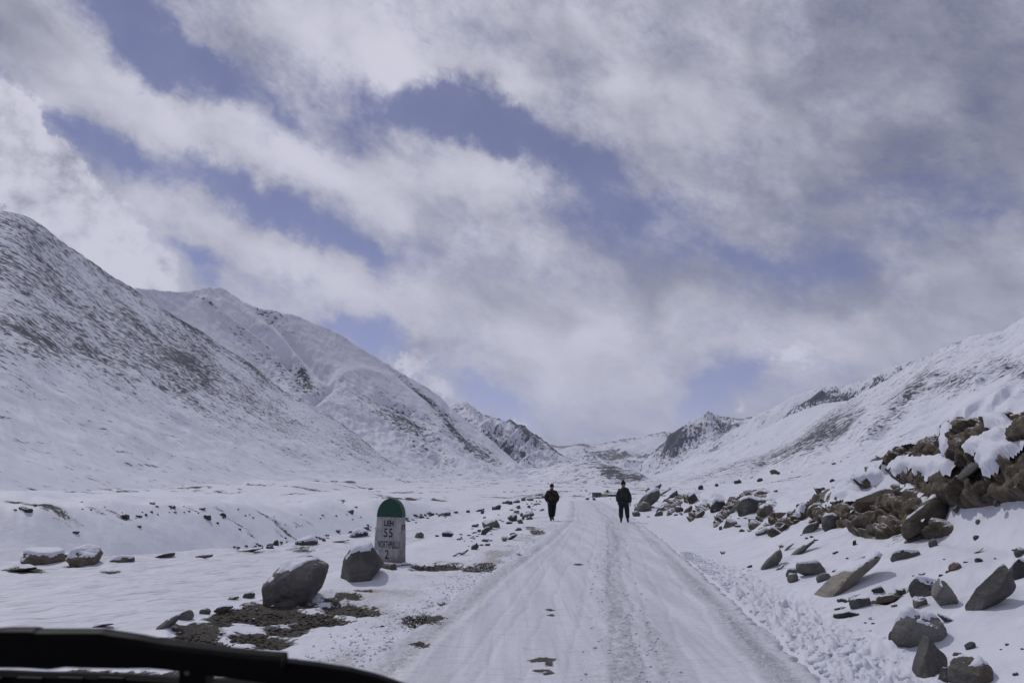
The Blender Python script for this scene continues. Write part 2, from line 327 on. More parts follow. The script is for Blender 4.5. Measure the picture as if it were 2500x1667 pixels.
def H(x, y):
    x = np.asarray(x, float); y = np.asarray(y, float); r = np.hypot(x, y); d = x - xc(y); z = floor(np.where(y > 0, r, 0))
    # right bank and bench
    cr = np.interp(y, CR_Y, CR_Z); wob = .5 * pn2(x * .25, y * .25, 3); dd = d + wob * .5
    face0 = np.where(cr > 2, .95, cr * .45)
    bank = np.interp(dd, [3.2, 6.3], [0, 1]) ** 1.2 * face0 + sst(dd, 6.1, 7.6) * (cr - face0)
    fade = np.interp(y, [-10, 110, 150, 200, 270], [1, 1, .55, .25, 0]); slope = np.interp(y, [0, 22, 40], [.26, .24, .19])
    bench = np.clip(dd - 7.6, 0, 32) * slope * fade
    near = np.interp(y, [150, 260], [1, 0])
    z = z + np.where(dd > 3.2, (bank + bench) * near, 0) + np.where(d > 3, near * sst(d, 3, 8) * (.27 * fbm2(x * .5, y * .5, 4, 5) + .10 * fbm2(x * 1.1, y * 1.1, 3, 45)), 0)
    # left shoulder, lower field, gully, far bank
    g = gdist(x, y); gf = sst(-x, 1.5, 8); wl = .5 * pn2(x * .3, y * .3, 9)
    left = -sst(-d + wl, 5.3, 8.2) * .95 * np.interp(y, [40, 75], [1, 0])
    z = z + np.where(d < 0, left, 0) * (1 - sst(g, 6, 24))
    gu = -sst(g, 0, 4) * 4.6 + (sst(g, 8, 21) * .5 + sst(g, 10.5, 20) * .5) * (4.9 + 1.3 * pn2(x * .06, y * .06, 8) + .35 * pn2(x * .3, y * .3, 18))
    z = z + np.where(d < 0, gu * gf * np.interp(r, [0, 140, 260], [1, 1, 0]), 0)
    # rolling moraine beyond the gully and in the valley
    roll = sst(r, 60, 170) * np.interp(r, [0, 300, 900, 2500], [1, 1.7, 2.2, 5])
    lefty = sst(-d, 4, 30)
    z = z + roll * (fbm2(x * .018, y * .018, 4, 11) * 1.5 + .45 * fbm2(x * .06, y * .07, 3, 21)) * (.35 + .65 * lefty) * np.where(r > 60, 1, 0)
    z = z + lefty * sst(r, 55, 150) * np.clip(r - 60, 0, 400) * .011
    off = sst(np.abs(d), rw(y), rw(y) + 3.5)
    z = z + off * (fbm2(x * .35, y * .35, 4, 31) * .22 + fbm2(x * 1.3, y * 1.3, 3, 41) * .055)
    return z
def hit(px, py, tmax=900, fn=None):
    fn = fn or H
    a, b, c = (float(v) for v in pxray(px, py)); t = 2.5 * (tmax / 2.5) ** np.linspace(0, 1, 2600)
    z = HC + t * c; h = fn(t * a, t * b); k = np.argmax(z < h)
    if z[k] >= h[k]: return None
    k = max(k, 1); f = (z[k - 1] - h[k - 1]) / max(1e-9, (z[k - 1] - h[k - 1]) + (h[k] - z[k])); tt = t[k - 1] + (t[k] - t[k - 1]) * f
    return Vector((tt * a, tt * b, HC + tt * c))
def project(x, y, z):
    dz = z - HC; c, s = math.cos(PITCH), math.sin(PITCH); fw = y * c + dz * s; up = -y * s + dz * c; fw = np.maximum(fw, .01)
    return 1250 + F * x / fw, 833.5 - F * up / fw

# ------------------------------------------------------------------ rocks
_ico = {}
def ico(n):
    if n not in _ico:
        bm = bmesh.new(); bmesh.ops.create_icosphere(bm, subdivisions=n, radius=1); bm.verts.ensure_lookup_table()
        _ico[n] = (np.array([v.co[:] for v in bm.verts]), np.array([[v.index for v in f.verts] for f in bm.faces])); bm.free()
    return _ico[n]
def vnorm(V, Fc):
    n = np.zeros_like(V); fn = np.cross(V[Fc[:, 1]] - V[Fc[:, 0]], V[Fc[:, 2]] - V[Fc[:, 0]])
    for k in range(Fc.shape[1]): np.add.at(n, Fc[:, k], fn)
    return n / np.maximum(np.linalg.norm(n, axis=1, keepdims=True), 1e-9)
def rock_verts(seed, kind, dims, tilt=0, n=4, yaw=0, skew=0):
    """tilt: lean of the long axis in the picture plane, degrees, positive = right end up"""
    P, Fc = ico(n); rs = np.random.RandomState(seed)
    if kind == 'round':
        r = 1 + .24 * fbm3(P * 1.1, 2, seed) + .06 * fbm3(P * 3.5, 3, seed + 1)
        k = 9; off = (.72, .97)
    elif kind == 'slab': r = np.ones(len(P)) * 1.1; k = 10; off = (.62, .92)
    else: r = np.ones(len(P)) * 1.15; k = 12; off = (.58, .95)
    pl = rs.normal(size=(k, 3)); pl /= np.linalg.norm(pl, axis=1, keepdims=True); o = rs.uniform(*off, size=k)
    for i in range(k):
        c = P @ pl[i]; lim = np.where(c > .05, o[i] / np.maximum(c, .05), 9)
        h = .05 if kind != 'round' else .09
        t = np.clip(.5 + .5 * (lim - r) / h, 0, 1); r = lim * (1 - t) + r * t - h * t * (1 - t)
    V = P * r[:, None]; V = V * (1 + (.08 if kind != 'round' else .05) * fbm3(V * 2.6, 5, seed + 5, .6)[:, None] + .02 * (1 - 2 * np.abs(fbm3(V * 6, 3, seed + 6)))[:, None])
    if kind == 'point':
        z = V[:, 2]; s = np.interp(z, [-1, 0, 1], [1.1, 1.0, .45]); V[:, 0] = V[:, 0] * s + .1 * z; V[:, 1] *= s
    V[:, 0] += skew * V[:, 2]; V[:, 2] *= 1 - .25 * abs(skew) * sst(-V[:, 0] * np.sign(skew + 1e-9), -.2, 1)
    mx = np.abs(V).max(axis=0); V = V / mx * (np.array(dims) / 2)
    Mx = (Matrix.Rotation(R(yaw), 3, 'Z') @ Matrix.Rotation(R(-tilt), 3, 'Y'))
    V = V @ np.array(Mx).T
    return V, Fc
def islands(Fk, nv):
    lab = np.arange(nv)
    for _ in range(400):
        mn = lab[Fk].min(axis=1); new = lab.copy()
        for k in range(Fk.shape[1]): np.minimum.at(new, Fk[:, k], mn)
        new = new[new]
        if (new == lab).all(): break
        lab = new
    return lab[Fk[:, 0]]
def biggest(Fk, nv):
    l = islands(Fk, nv); u, c = np.unique(l, return_counts=True); return Fk[l == u[np.argmax(c)]]
def cap_mesh(name, V, Fc, amount, thick, seed, mat, lean=(-.15, 0, 1)):
    N = vnorm(V, Fc); u = np.array(lean); u = u / np.linalg.norm(u); sz = (V.max(0) - V.min(0)).max()
    hi = (V[:, 2] - V[:, 2].min()) / max(1e-6, np.ptp(V[:, 2]))
    m = N @ u + .55 * fbm3(V / sz * 4.5, 4, seed + 50) + (hi - .6) * .5 - (1.05 - amount)
    t = np.where(m > 0, np.minimum(m * 3.0, 1) ** .6 * thick, np.maximum(m, -.3) * thick * 2 - .002)
    keep = (m[Fc] > -.12).any(axis=1) & (m[Fc] > -.3).all(axis=1)
    if keep.sum() < 8 or (m > 0).sum() < 4: return None
    W = V + (N * .6 + u * .4) * t[:, None]; Fk = biggest(Fc[keep], len(V)); idx = np.unique(Fk); mp = -np.ones(len(V), int); mp[idx] = np.arange(len(idx))
    return arr_mesh(name, W[idx], mp[Fk], mat)
DRIFTS = []
MATS = {'g': M_GREY, 'b': M_BROWN, 'r': M_RED, 'd': M_DARK, 'w': M_WET}
def rock(px, py, w, h, kind='ang', mat='g', cap=.35, tilt=0, label=None, group=None, seed=None, depth=.8, name=None, sink=.18, thick=.09, yaw=0, lift=0, outw=0, skew=0):
    sink = max(sink, .26) if kind != 'slab' else sink; py = py + h * .10; h = h * (.86 if cap > .4 else .97)
    """px, py: middle of the visible foot in the photograph; w, h: visible size in photograph pixels"""
    p = hit(px, py)
    if p is None: p = hit(px, py + 6)
    if p is None: return None
    dist = (p - Vector((0, 0, HC))).length; m = dist / F; W = w * m; Hh = h * m
    seed = seed if seed is not None else int(px * 7 + py * 13) % 9973
    a = abs(R(tilt))
    if tilt:   # length and thickness from the tilted bounding box
        HF = Hh / (1 - sink); c2, s2 = math.cos(a) ** 2, math.sin(a) ** 2
        if a > R(38): a_ = math.hypot(W, HF) * 1.0; b_ = a_ * .42
        else:
            a_ = math.sqrt(max((W * W * c2 - HF * HF * s2) / (c2 - s2), W * W * .8)); b_ = math.sqrt(max((HF * HF * c2 - W * W * s2) / (c2 - s2), (.42 * HF) ** 2))
        dims = (a_, max(b_, a_ * .45) * depth * 1.1, b_)
    else: dims = (W, W * depth, Hh / (1 - sink))
    nsub = 5 if w > 70 else 4 if w > 24 else 3
    V, Fc = rock_verts(seed, kind, dims, tilt, nsub, yaw, skew)
    zmin = V[:, 2].min(); V[:, 2] += -zmin - np.ptp(V[:, 2]) * sink
    me = arr_mesh(name or 'rock', V, Fc, MATS[mat]); o = link(name or ('boulder' if w > 50 else 'rock'), me)
    back = dims[1] * .35 if not outw else -outw
    dirn = Vector((p.x, p.y, 0)).normalized(); o.location = (p.x + dirn.x * back, p.y + dirn.y * back, p.z + lift)
    o['label'] = label or 'small rock half sunk in the snow'; o['category'] = 'rock'
    if group: o['group'] = group
    if cap > 0:
        c = cap_mesh('snow_cap', V, Fc, cap, min(W, Hh) * thick, seed, M_CAP)
        if c: link('snow_cap', c, o)
    if w * Hh > 8: DRIFTS.append((o.location.x, o.location.y, W * .5, Hh * .28, seed))
    return o

# table of the rocks one can pick out: px, py(foot), w, h, kind, material, snow cap, tilt, label
ROCKS = [
 # left road edge
 (716, 1466, 168, 98, 'round', 'g', .12, 14, 'largest grey boulder on the left road edge, thin snow along its top', dict(sink=.3, seed=11, thick=.035, skew=.28)),
 (880, 1414, 110, 90, 'round', 'g', .30, 20, 'rounded grey boulder with a thick snow patch, leaning beside the milestone', dict(sink=.24, seed=23, thick=.06, skew=.3)),
 (945, 1389, 46, 17, 'round', 'b', 0, 0, 'small flat brown stone between the snow-patched boulder and the milestone foot', {}),
 (107, 1376, 94, 38, 'round', 'b', .62, 0, 'wide low boulder almost covered by a snow dome, leftmost on the field edge', dict(seed=5, thick=.12)),
 (208, 1376, 80, 46, 'ang', 'b', .50, 14, 'brown boulder with snow cap, right of the snow-domed boulder', dict(seed=8, thick=.10)),
 (165, 1362, 20, 12, 'ang', 'd', .2, 0, 'little dark stone in the gap between two snow-capped boulders on the left', {}),
 (300, 1374, 58, 22, 'slab', 'b', .5, 6, 'low brown slab with snow, right of the two snow-capped boulders', {}),
 (60, 1392, 62, 12, 'slab', 'b', .2, 4, 'flat brown earth-coloured stone in front of the snow-domed boulder', {}),
 (400, 1362, 56, 12, 'slab', 'b', .3, 10, 'thin brown slab lying on the open left snow field', {}),
 (498, 1361, 40, 8, 'slab', 'b', .3, 6, 'thin flat stone right of the slab on the left snow field', {}),
 (610, 1346, 56, 9, 'slab', 'b', .2, 6, 'long brown stone strip on the left field below the gully edge', {}),
 (675, 1330, 17, 15, 'ang', 'd', .05, 0, 'small dark upright stone left of the low snow-covered rock', {}),
 (750, 1330, 56, 24, 'round', 'd', .72, 12, 'low rock nearly covered by smooth snow, behind the large grey boulder', dict(thick=.2)),
 (822, 1324, 60, 9, 'slab', 'b', .4, 8, 'thin stone edge in the snow just left of the milestone', {}),
 (876, 1309, 46, 24, 'ang', 'd', .66, 16, 'snow-covered twin-humped rock directly left of the milestone', dict(thick=.2)),
 (1023, 1312, 23, 16, 'round', 'g', .05, 0, 'single squarish grey stone on clean snow right of the milestone', {}),
 (1092, 1308, 30, 17, 'round', 'd', .45, 0, 'snow-patched round rock, second to the right of the milestone', {}),
 (1066, 1309, 12, 5, 'ang', 'd', 0, 0, 'tiny stone touching the snow-patched round rock', {}),
 (1088, 1256, 26, 11, 'round', 'd', .5, 0, 'snow-topped rock on the gully edge above the squarish stone', {}),
 (1113, 1252, 14, 6, 'ang', 'd', .2, 0, 'small rock right of the snow-topped rock on the gully edge', {}),
 (1143, 1250, 11, 8, 'ang', 'd', 0, 0, 'small pointed dark rock on the gully edge', {}),
 (1172, 1247, 24, 8, 'slab', 'd', .5, 10, 'snowy slab behind the upright pair of rocks near the left man', {}),
 (1178, 1253, 9, 12, 'ang', 'd', 0, 0, 'narrow dark standing stone in front of the snowy slab', {}),
 (1213, 1242, 26, 14, 'ang', 'd', .4, 18, 'dark rock with a white face on the gully edge left of the left man', {}),
 (1234, 1228, 19, 9, 'ang', 'g', .45, 10, 'snowy grey rock high on the left verge, farthest but three', {}),
 (1246, 1230, 11, 9, 'round', 'd', .2, 0, 'round dark stone beside the snowy grey rock high on the left verge', {}),
 (1260, 1226, 18, 9, 'ang', 'g', .4, 20, 'grey leaning rock high on the left verge near the man in black', {}),
 (1278, 1221, 12, 8, 'ang', 'b', .2, 20, 'brown leaning stone at the top of the left verge', {}),
 (1292, 1221, 22, 9, 'slab', 'g', .55, -8, 'long snow-topped stone left of the shoulder of the man in black', {}),
 (1266, 1241, 11, 10, 'round', 'g', .1, 0, 'upright round stone on the left verge behind the leaning pair', {}),
 (1261, 1250, 15, 7, 'round', 'g', .6, 0, 'small snow-covered mound stone behind the dark slab by the left man', {}),
 (1192, 1290, 34, 24, 'ang', 'g', .3, 32, 'leaning grey rock with a snow streak, left of the pair on the left verge', dict(seed=4)),
 (1211, 1288, 25, 22, 'point', 'g', .05, 0, 'pointed grey rock, right of the leaning pair on the left verge', dict(seed=6)),
 (1184, 1303, 28, 18, 'ang', 'd', .3, 38, 'dark leaning rock in front of the pointed pair', dict(seed=9)),
 (1160, 1285, 18, 7, 'ang', 'd', .2, 10, 'low dark stone left of the leaning grey rock', {}),
 (1253, 1271, 27, 18, 'ang', 'd', .3, 12, 'dark grey block below the long snow-topped boulder by the left man', dict(seed=14)),
 (1289, 1261, 30, 15, 'round', 'g', .45, 22, 'long grey boulder with snow on top left of the knees of the man in black', {}),
 (1292, 1267, 18, 9, 'ang', 'g', .1, 0, 'grey stone under the long snow-topped boulder', {}),
 (1269, 1276, 16, 15, 'ang', 'b', .3, 30, 'brownish leaning stone between dark block and snow-topped boulder', {}),
 (1243, 1278, 17, 8, 'round', 'd', .5, 0, 'small snow-capped stone at the foot of the dark block', {}),
 (1184, 1321, 17, 8, 'round', 'g', .2, 0, 'lone smooth grey stone in the snow below the leaning pair', {}),
 (1160, 1339, 19, 17, 'point', 'd', .15, 0, 'dark triangular stone with snow drift on its right', {}),
 (1190, 1331, 13, 6, 'slab', 'd', .1, 10, 'short dark stone right of the dark triangular stone', {}),
 (1131, 1353, 26, 12, 'slab', 'g', .05, 30, 'long grey stone slanting up to the right, above the dirt patch', {}),
 (1112, 1357, 18, 8, 'slab', 'g', .1, 26, 'shorter grey stone left of the slanting long one', {}),
 (1250, 1316, 34, 15, 'ang', 'd', .6, 26, 'snow-covered dark stone heap on the left verge below the man in black', dict(thick=.22)),
 (1252, 1305, 15, 6, 'ang', 'd', .1, 8, 'dark flat stone above the snow-covered heap', {}),
 (1266, 1294, 18, 8, 'ang', 'd', .1, 12, 'dark stone left of the brown verge patch', {}),
 (448, 1512, 46, 22, 'round', 'g', .15, 24, 'half-buried smooth boulder at the low end of the dirt shoulder', dict(sink=.3)),
 (408, 1532, 58, 30, 'round', 'g', .1, 34, 'lowest half-buried boulder of the dirt shoulder, above the wiper', dict(sink=.3)),
 (500, 1497, 24, 12, 'round', 'd', 0, 0, 'dark round stone on the rim of the dirt shoulder', {}),
 (545, 1490, 44, 14, 'round', 'b', .1, 14, 'brownish stone on the rim below the largest boulder', {}),
 (608, 1458, 26, 16, 'round', 'd', .3, 20, 'curved dark stone touching the left foot of the largest boulder', {}),
 (570, 1462, 26, 9, 'round', 'b', .5, 10, 'snow-topped stone left of the curved dark stone', {}),
 (252, 1529, 46, 9, 'slab', 'd', .7, 8, 'thin curved rock edge in the open left field above the wiper', {}),
 # right bank, from the man in green toward the camera
 (1582, 1240, 62, 42, 'slab', 'g', .25, 44, 'big leaning grey slab on the bank just right of the man in green', dict(seed=31)),
 (1570, 1246, 44, 26, 'round', 'g', .0, 24, 'smooth pale grey rock at the foot of the big leaning slab', dict(seed=32)),
 (1583, 1201, 15, 15, 'ang', 'b', .05, 0, 'yellowish block standing on top of the big leaning slab', {}),
 (1604, 1196, 24, 12, 'slab', 'g', .15, 40, 'narrow slanting rock at the very top of the bank near the man in green', {}),
 (1553, 1259, 19, 15, 'ang', 'g', .1, 24, 'grey stone on the road edge nearest the legs of the man in green', {}),
 (1608, 1258, 22, 13, 'round', 'g', .1, 24, 'smooth slanting stone at the bank foot, second from the man in green', {}),
 (1612, 1247, 26, 16, 'ang', 'g', .45, 34, 'grey rock with curved snow patch behind the smooth slanting stone', {}),
 (1640, 1222, 36, 20, 'slab', 'd', .3, 44, 'dark slanting slab halfway along the low bank', dict(seed=36)),
 (1622, 1208, 34, 13, 'slab', 'g', .35, 34, 'snow-streaked slab on the bank crest above the dark slanting slab', {}),
 (1658, 1248, 20, 15, 'round', 'd', .1, 10, 'dark round stone in the middle of the low bank', {}),
 (1692, 1226, 30, 28, 'ang', 'd', .35, 20, 'dark block on the bank crest with snow running down its right', dict(seed=38)),
 (1682, 1248, 24, 14, 'ang', 'b', .2, 40, 'brown leaning stone beneath the dark crest block', {}),
 (1709, 1262, 28, 10, 'slab', 'g', .2, 44, 'thin slanting slab low on the bank, left of the domed rock', {}),
 (1752, 1244, 44, 36, 'ang', 'd', .3, 22, 'domed dark rock with snow on its right shoulder on the low bank', dict(seed=41)),
 (1783, 1240, 24, 14, 'ang', 'd', .3, 30, 'small rock tucked right of the domed dark rock', {}),
 (1757, 1262, 22, 12, 'slab', 'g', .35, 42, 'slab with snow lying below the domed dark rock', {}),
 (1800, 1246, 44, 20, 'ang', 'd', .15, 38, 'long dark rib of rock left of the broad dark mass', dict(seed=44)),
 (1846, 1246, 84, 46, 'ang', 'd', .28, 14, 'broad dark rock mass on the low bank crest, left of the cliff', dict(seed=45)),
 (1893, 1206, 12, 12, 'ang', 'd', .05, 0, 'small dark knob on top of the broad dark rock mass', {}),
 (1874, 1260, 50, 36, 'ang', 'b', .2, 16, 'brown rock in front of the broad dark rock mass', dict(seed=46)),
 (1779, 1286, 42, 26, 'point', 'b', .2, 26, 'triangular brown rock on the snow at the bank foot', dict(seed=47, yaw=20)),
 (1760, 1292, 9, 10, 'ang', 'd', 0, 0, 'small black stone at the left tip of the triangular brown rock', {}),
 (1801, 1286, 18, 7, 'ang', 'b', .1, 0, 'flat stone touching the right of the triangular brown rock', {}),
 (1811, 1297, 14, 8, 'point', 'b', 0, 0, 'small lone brown stone below the triangular rock', {}),
 (1748, 1277, 13, 9, 'ang', 'd', 0, 20, 'small ragged dark stone left of the triangular brown rock', {}),
 (1932, 1264, 20, 18, 'ang', 'd', .05, 0, 'dark crumbly stone in the snow between rock mass and cliff', {}),
 (1915, 1272, 30, 14, 'ang', 'g', .3, 26, 'grey stone joined to the left of the dark crumbly stone', {}),
 (1868, 1302, 46, 20, 'round', 'b', .72, 20, 'long snow-covered stone low on the bank with its brown left end bare', dict(thick=.2)),
 (1905, 1296, 30, 9, 'slab', 'g', .2, 34, 'slanting grey rib right of the long snow-covered stone', {}),
 (1968, 1256, 52, 24, 'ang', 'b', .25, 34, 'brown leaning ridge stone left of the cliff foot', dict(seed=51)),
 (1980, 1300, 44, 22, 'ang', 'g', .2, 40, 'long grey stone running down from the cliff foot to the left', {}),
 # cliff boulders
 (2033, 1232, 62, 46, 'round', 'b', .04, 0, 'large rounded speckled boulder perched on the left end of the cliff', dict(seed=61, sink=.05)),
 (2003, 1262, 58, 40, 'ang', 'b', .12, 20, 'brown angular block under the perched speckled boulder', dict(seed=62)),
 (2030, 1284, 46, 34, 'round', 'd', .02, 10, 'dark rounded boulder at the foot of the cliff, leftmost there', dict(seed=63)),
 (2062, 1262, 36, 26, 'round', 'b', .0, 0, 'pale brown stone packed in the cliff right of the dark foot boulder', dict(seed=64)),
 (2084, 1222, 26, 20, 'round', 'g', .1, 0, 'smooth bluish-grey stone set in the cliff right of the perched boulder', {}),
 (2048, 1222, 20, 18, 'round', 'g', 0, 0, 'smooth grey stone touching the right of the perched boulder', {}),
 (2148, 1238, 118, 44, 'slab', 'b', .1, 6, 'long flat brown ledge block jutting from the middle of the cliff', dict(seed=66, depth=.5)),
 (2135, 1288, 96, 44, 'round', 'b', .0, 4, 'bulging brown block under the long ledge block', dict(seed=67, depth=.5)),
 (2262, 1290, 112, 50, 'slab', 'b', .06, 40, 'pinkish-brown diagonal slab leaning on the cliff foot', dict(seed=68)),
 (2330, 1170, 34, 46, 'ang', 'd', .1, 10, 'dark upright block beside the snow gully in the cliff', dict(seed=69)),
 (2296, 1196, 50, 40, 'round', 'b', .06, 12, 'orange-brown boulder in the cliff with an icy spot', dict(seed=70)),
 (2316, 1102, 38, 22, 'ang', 'b', .1, 12, 'pale tan stone on the upper edge of the cliff', dict(seed=71)),
 (2312, 1140, 18, 26, 'slab', 'b', .05, 50, 'pale narrow stone upright in the cliff left of the snow gully', {}),
 (2405, 1150, 110, 26, 'slab', 'd', .0, 36, 'long straight dark plank-like rock slanting across the cliff', dict(seed=73)),
 (2194, 1142, 26, 20, 'round', 'b', .02, 0, 'round brown stone on the cliff edge above the snow patch', {}),
 (2230, 1322, 60, 18, 'ang', 'd', .1, 28, 'dark crumbly rock tongue below the diagonal slab', {}),
 # bench rocks
 (2139, 1127, 30, 17, 'point', 'b', .1, 10, 'dark brown stone on the snow bench above the cliff left end', {}),
 (2198, 1115, 22, 12, 'ang', 'b', .1, 0, 'brown stone on the bench right of the dark brown one', {}),
 (2233, 1096, 30, 14, 'round', 'b', .2, 0, 'low domed stone on the bench below the skyline', {}),
 (2275, 1065, 36, 22, 'ang', 'd', .35, 0, 'dark block with snow behind it on the bench skyline', dict(seed=81)),
 (2168, 1087, 11, 11, 'ang', 'd', .1, 0, 'small dark standing stone on the bench skyline', {}),
 (2350, 1058, 44, 20, 'ang', 'r', .2, 10, 'reddish broken rock left of the snow-capped red boulder', {}),
 (2411, 1044, 64, 28, 'round', 'r', .45, 8, 'red-brown boulder with snow cap on the skyline', dict(seed=84, thick=.14)),
 (2442, 1024, 64, 20, 'round', 'r', .05, 4, 'bare long red-brown boulder on the skyline behind the capped one', dict(seed=85)),
 (2486, 1020, 34, 12, 'round', 'r', .05, 0, 'red-brown boulder at the right edge of the skyline', {}),
 (2470, 1050, 40, 14, 'ang', 'r', .3, 0, 'low reddish stone under the right-edge skyline boulder', {}),
 (2018, 1122, 22, 10, 'ang', 'b', .1, 0, 'low brown stone on the bench, with a white mound to its right', {}),
 (1931, 1131, 22, 12, 'round', 'g', .7, 0, 'round stone wholly capped with snow on the far bench', dict(thick=.25)),
 (1952, 1126, 15, 10, 'ang', 'b', .1, 0, 'brown stone right of the wholly capped one', {}),
 (1912, 1137, 13, 8, 'ang', 'b', .1, 0, 'brown stone left of the wholly capped one', {}),
 (1888, 1149, 18, 11, 'ang', 'b', .2, 0, 'reddish brown stone on the bench with a smaller one beside it', {}),
 (1900, 1151, 9, 7, 'round', 'd', 0, 0, 'small dark stone beside the reddish brown one on the bench', {}),
 (1853, 1150, 22, 9, 'ang', 'b', .3, 0, 'broken brown stone in the middle of the bench row', {}),
 (1808, 1156, 38, 13, 'slab', 'd', .45, 10, 'long snow-backed slab, largest of the far bench row', {}),
 (1855, 1174, 16, 9, 'point', 'd', .05, 0, 'lone triangular dark stone on the open bench snow', {}),
 (1799, 1178, 22, 13, 'point', 'd', .2, 0, 'dark pyramid stone with snow on its right on the bench', {}),
 (1781, 1170, 14, 8, 'ang', 'd', .2, 0, 'dark stone left of the long snow-backed slab', {}),
 (1724, 1177, 19, 16, 'ang', 'd', .3, 0, 'dark arch-shaped stone with a white hollow on the bench', {}),
 (1711, 1193, 13, 11, 'round', 'd', .2, 0, 'dark round stone below the arch-shaped stone', {}),
 (1750, 1186, 9, 7, 'round', 'd', 0, 0, 'small dark round stone right of the arch-shaped one', {}),
 (1687, 1175, 13, 7, 'round', 'g', .6, 0, 'snow-capped small stone left of the arch-shaped one', {}),
 (1673, 1178, 10, 8, 'ang', 'd', .1, 0, 'dark pair stone at the left end of the bench row', {}),
 (1657, 1179, 13, 5, 'ang', 'd', .1, 0, 'flat dark stone, leftmost of the bench row', {}),
 # right foreground
 (1887, 1382, 52, 40, 'slab', 'g', .05, 44, 'grey shard leaning right on the near bank foot, left of the long grey rib', dict(seed=91)),
 (1955, 1352, 56, 26, 'ang', 'g', .2, 38, 'long grey rib of stones rising right toward the cliff', dict(seed=92)),
 (1982, 1331, 20, 13, 'ang', 'g', .1, 0, 'bluish-grey stone at the upper end of the long grey rib', {}),
 (1926, 1340, 22, 12, 'slab', 'g', .1, 36, 'small slanting stone left of the long grey rib', {}),
 (1906, 1388, 22, 9, 'ang', 'g', .2, 30, 'low stone at the lower end of the long grey rib', {}),
 (1830, 1386, 14, 8, 'slab', 'd', .1, 20, 'small dark fin of stone nearest the road on the right', {}),
 (1828, 1395, 12, 5, 'slab', 'd', 0, 20, 'thin dark chip just below the small dark fin', {}),
 (1986, 1402, 76, 36, 'ang', 'g', .2, -16, 'large grey boulder of the trio on the right slope, sloping down right', dict(seed=94)),
 (1932, 1406, 28, 22, 'round', 'g', .15, 16, 'upper small boulder left of the large grey one in the trio', {}),
 (1936, 1420, 28, 20, 'round', 'g', .05, 14, 'lower small boulder left of the large grey one in the trio', {}),
 (2012, 1417, 34, 20, 'round', 'g', .0, 10, 'rounded lower end stone under the large grey boulder of the trio', {}),
 (2040, 1395, 18, 8, 'ang', 'g', .5, 0, 'low stone right of the large grey boulder of the trio', {}),
 (2066, 1440, 148, 62, 'slab', 'w', .16, 34, 'long wet shiny slab slanting up to the right', dict(seed=95, sink=.25)),
 (2212, 1368, 66, 26, 'round', 'g', .35, 4, 'smooth grey boulder under an overhanging snow ledge', dict(seed=96)),
 (2279, 1332, 20, 16, 'round', 'd', .0, 0, 'dark round stone in the snow slope above the snow ledge', {}),
 (2087, 1329, 10, 13, 'ang', 'd', 0, 0, 'narrow dark stone in the snow under the cliff', {}),
 (2140, 1356, 26, 10, 'ang', 'd', .1, 16, 'dark rubble stone left of the snow ledge', {}),
 (2040, 1350, 15, 6, 'slab', 'd', .1, 20, 'small flat stone on clean snow above the trio', {}),
 (2335, 1394, 28, 21, 'ang', 'b', .05, 14, 'brown-grey stone on the slope between snow ledge and right shard', {}),
 (2316, 1400, 14, 9, 'round', 'b', .05, 0, 'small stone touching the left of the brown-grey stone', {}),
 (2252, 1403, 15, 6, 'round', 'b', .3, 0, 'thin brownish stone left of the brown-grey stone', {}),
 (2389, 1371, 16, 9, 'round', 'd', 0, 0, 'small dark stone above the right shard', {}),
 (2389, 1277, 13, 10, 'round', 'g', 0, 0, 'small round stone high on the snow under the cliff', {}),
 (2384, 1316, 13, 10, 'round', 'b', 0, 0, 'small brown stone below the small round one on the high snow', {}),
 (2390, 1347, 20, 8, 'slab', 'b', .3, 26, 'slanting flat stone on the high snow', {}),
 (2345, 1247, 44, 26, 'ang', 'g', .4, 22, 'grey stone with snow in front of the diagonal slab', {}),
 (2400, 1222, 20, 13, 'round', 'd', 0, 0, 'dark knob in the snow just under the cliff', {}),
 (2434, 1230, 14, 12, 'round', 'd', 0, 0, 'second dark knob in the snow just under the cliff', {}),
 (2492, 1356, 26, 20, 'round', 'd', .2, 0, 'dark stone at the right picture edge, mid slope', {}),
 (2488, 1412, 46, 40, 'ang', 'd', .2, 20, 'dark jagged rock at the right picture edge', dict(seed=98)),
 (2272, 1451, 84, 42, 'ang', 'd', .4, 6, 'broad dark boulder with snow spilling over its middle', dict(seed=101)),
 (2308, 1480, 50, 50, 'ang', 'g', .1, 36, 'leaf-shaped grey shard in front of the broad dark boulder', dict(seed=102)),
 (2244, 1484, 36, 27, 'ang', 'g', .1, 0, 'small grey block left of the leaf-shaped shard', dict(seed=103)),
 (2424, 1482, 100, 76, 'slab', 'g', .02, 42, 'tall grey shard slanting up to the right, alone on the snow', dict(seed=104)),
 (2392, 1493, 34, 12, 'slab', 'g', .1, 16, 'low stone at the foot of the tall slanting shard', {}),
 (2104, 1484, 54, 25, 'ang', 'd', .15, 10, 'dark low stone below the wet slab', dict(seed=106)),
 (2066, 1508, 58, 18, 'slab', 'd', .1, 4, 'flat dark stone nearest the road under the wet slab', dict(seed=107)),
 (2053, 1487, 30, 9, 'slab', 'b', .5, 12, 'snow-topped flat stone between wet slab and flat dark stone', {}),
 (2055, 1468, 22, 9, 'ang', 'd', .1, 0, 'dark pebble pile stone at the lower tip of the wet slab', {}),
 (2148, 1446, 34, 16, 'ang', 'd', .3, 10, 'dark rubble rock just right of the wet slab', {}),
 (2168, 1470, 58, 20, 'ang', 'b', .05, 12, 'brown earthy rock below the dark rubble', {}),
 (2202, 1449, 24, 13, 'ang', 'd', .15, 0, 'small dark rock at the right end of the rubble', {}),
 (2183, 1481, 18, 7, 'ang', 'd', .1, 0, 'dark chip below the brown earthy rock', {}),
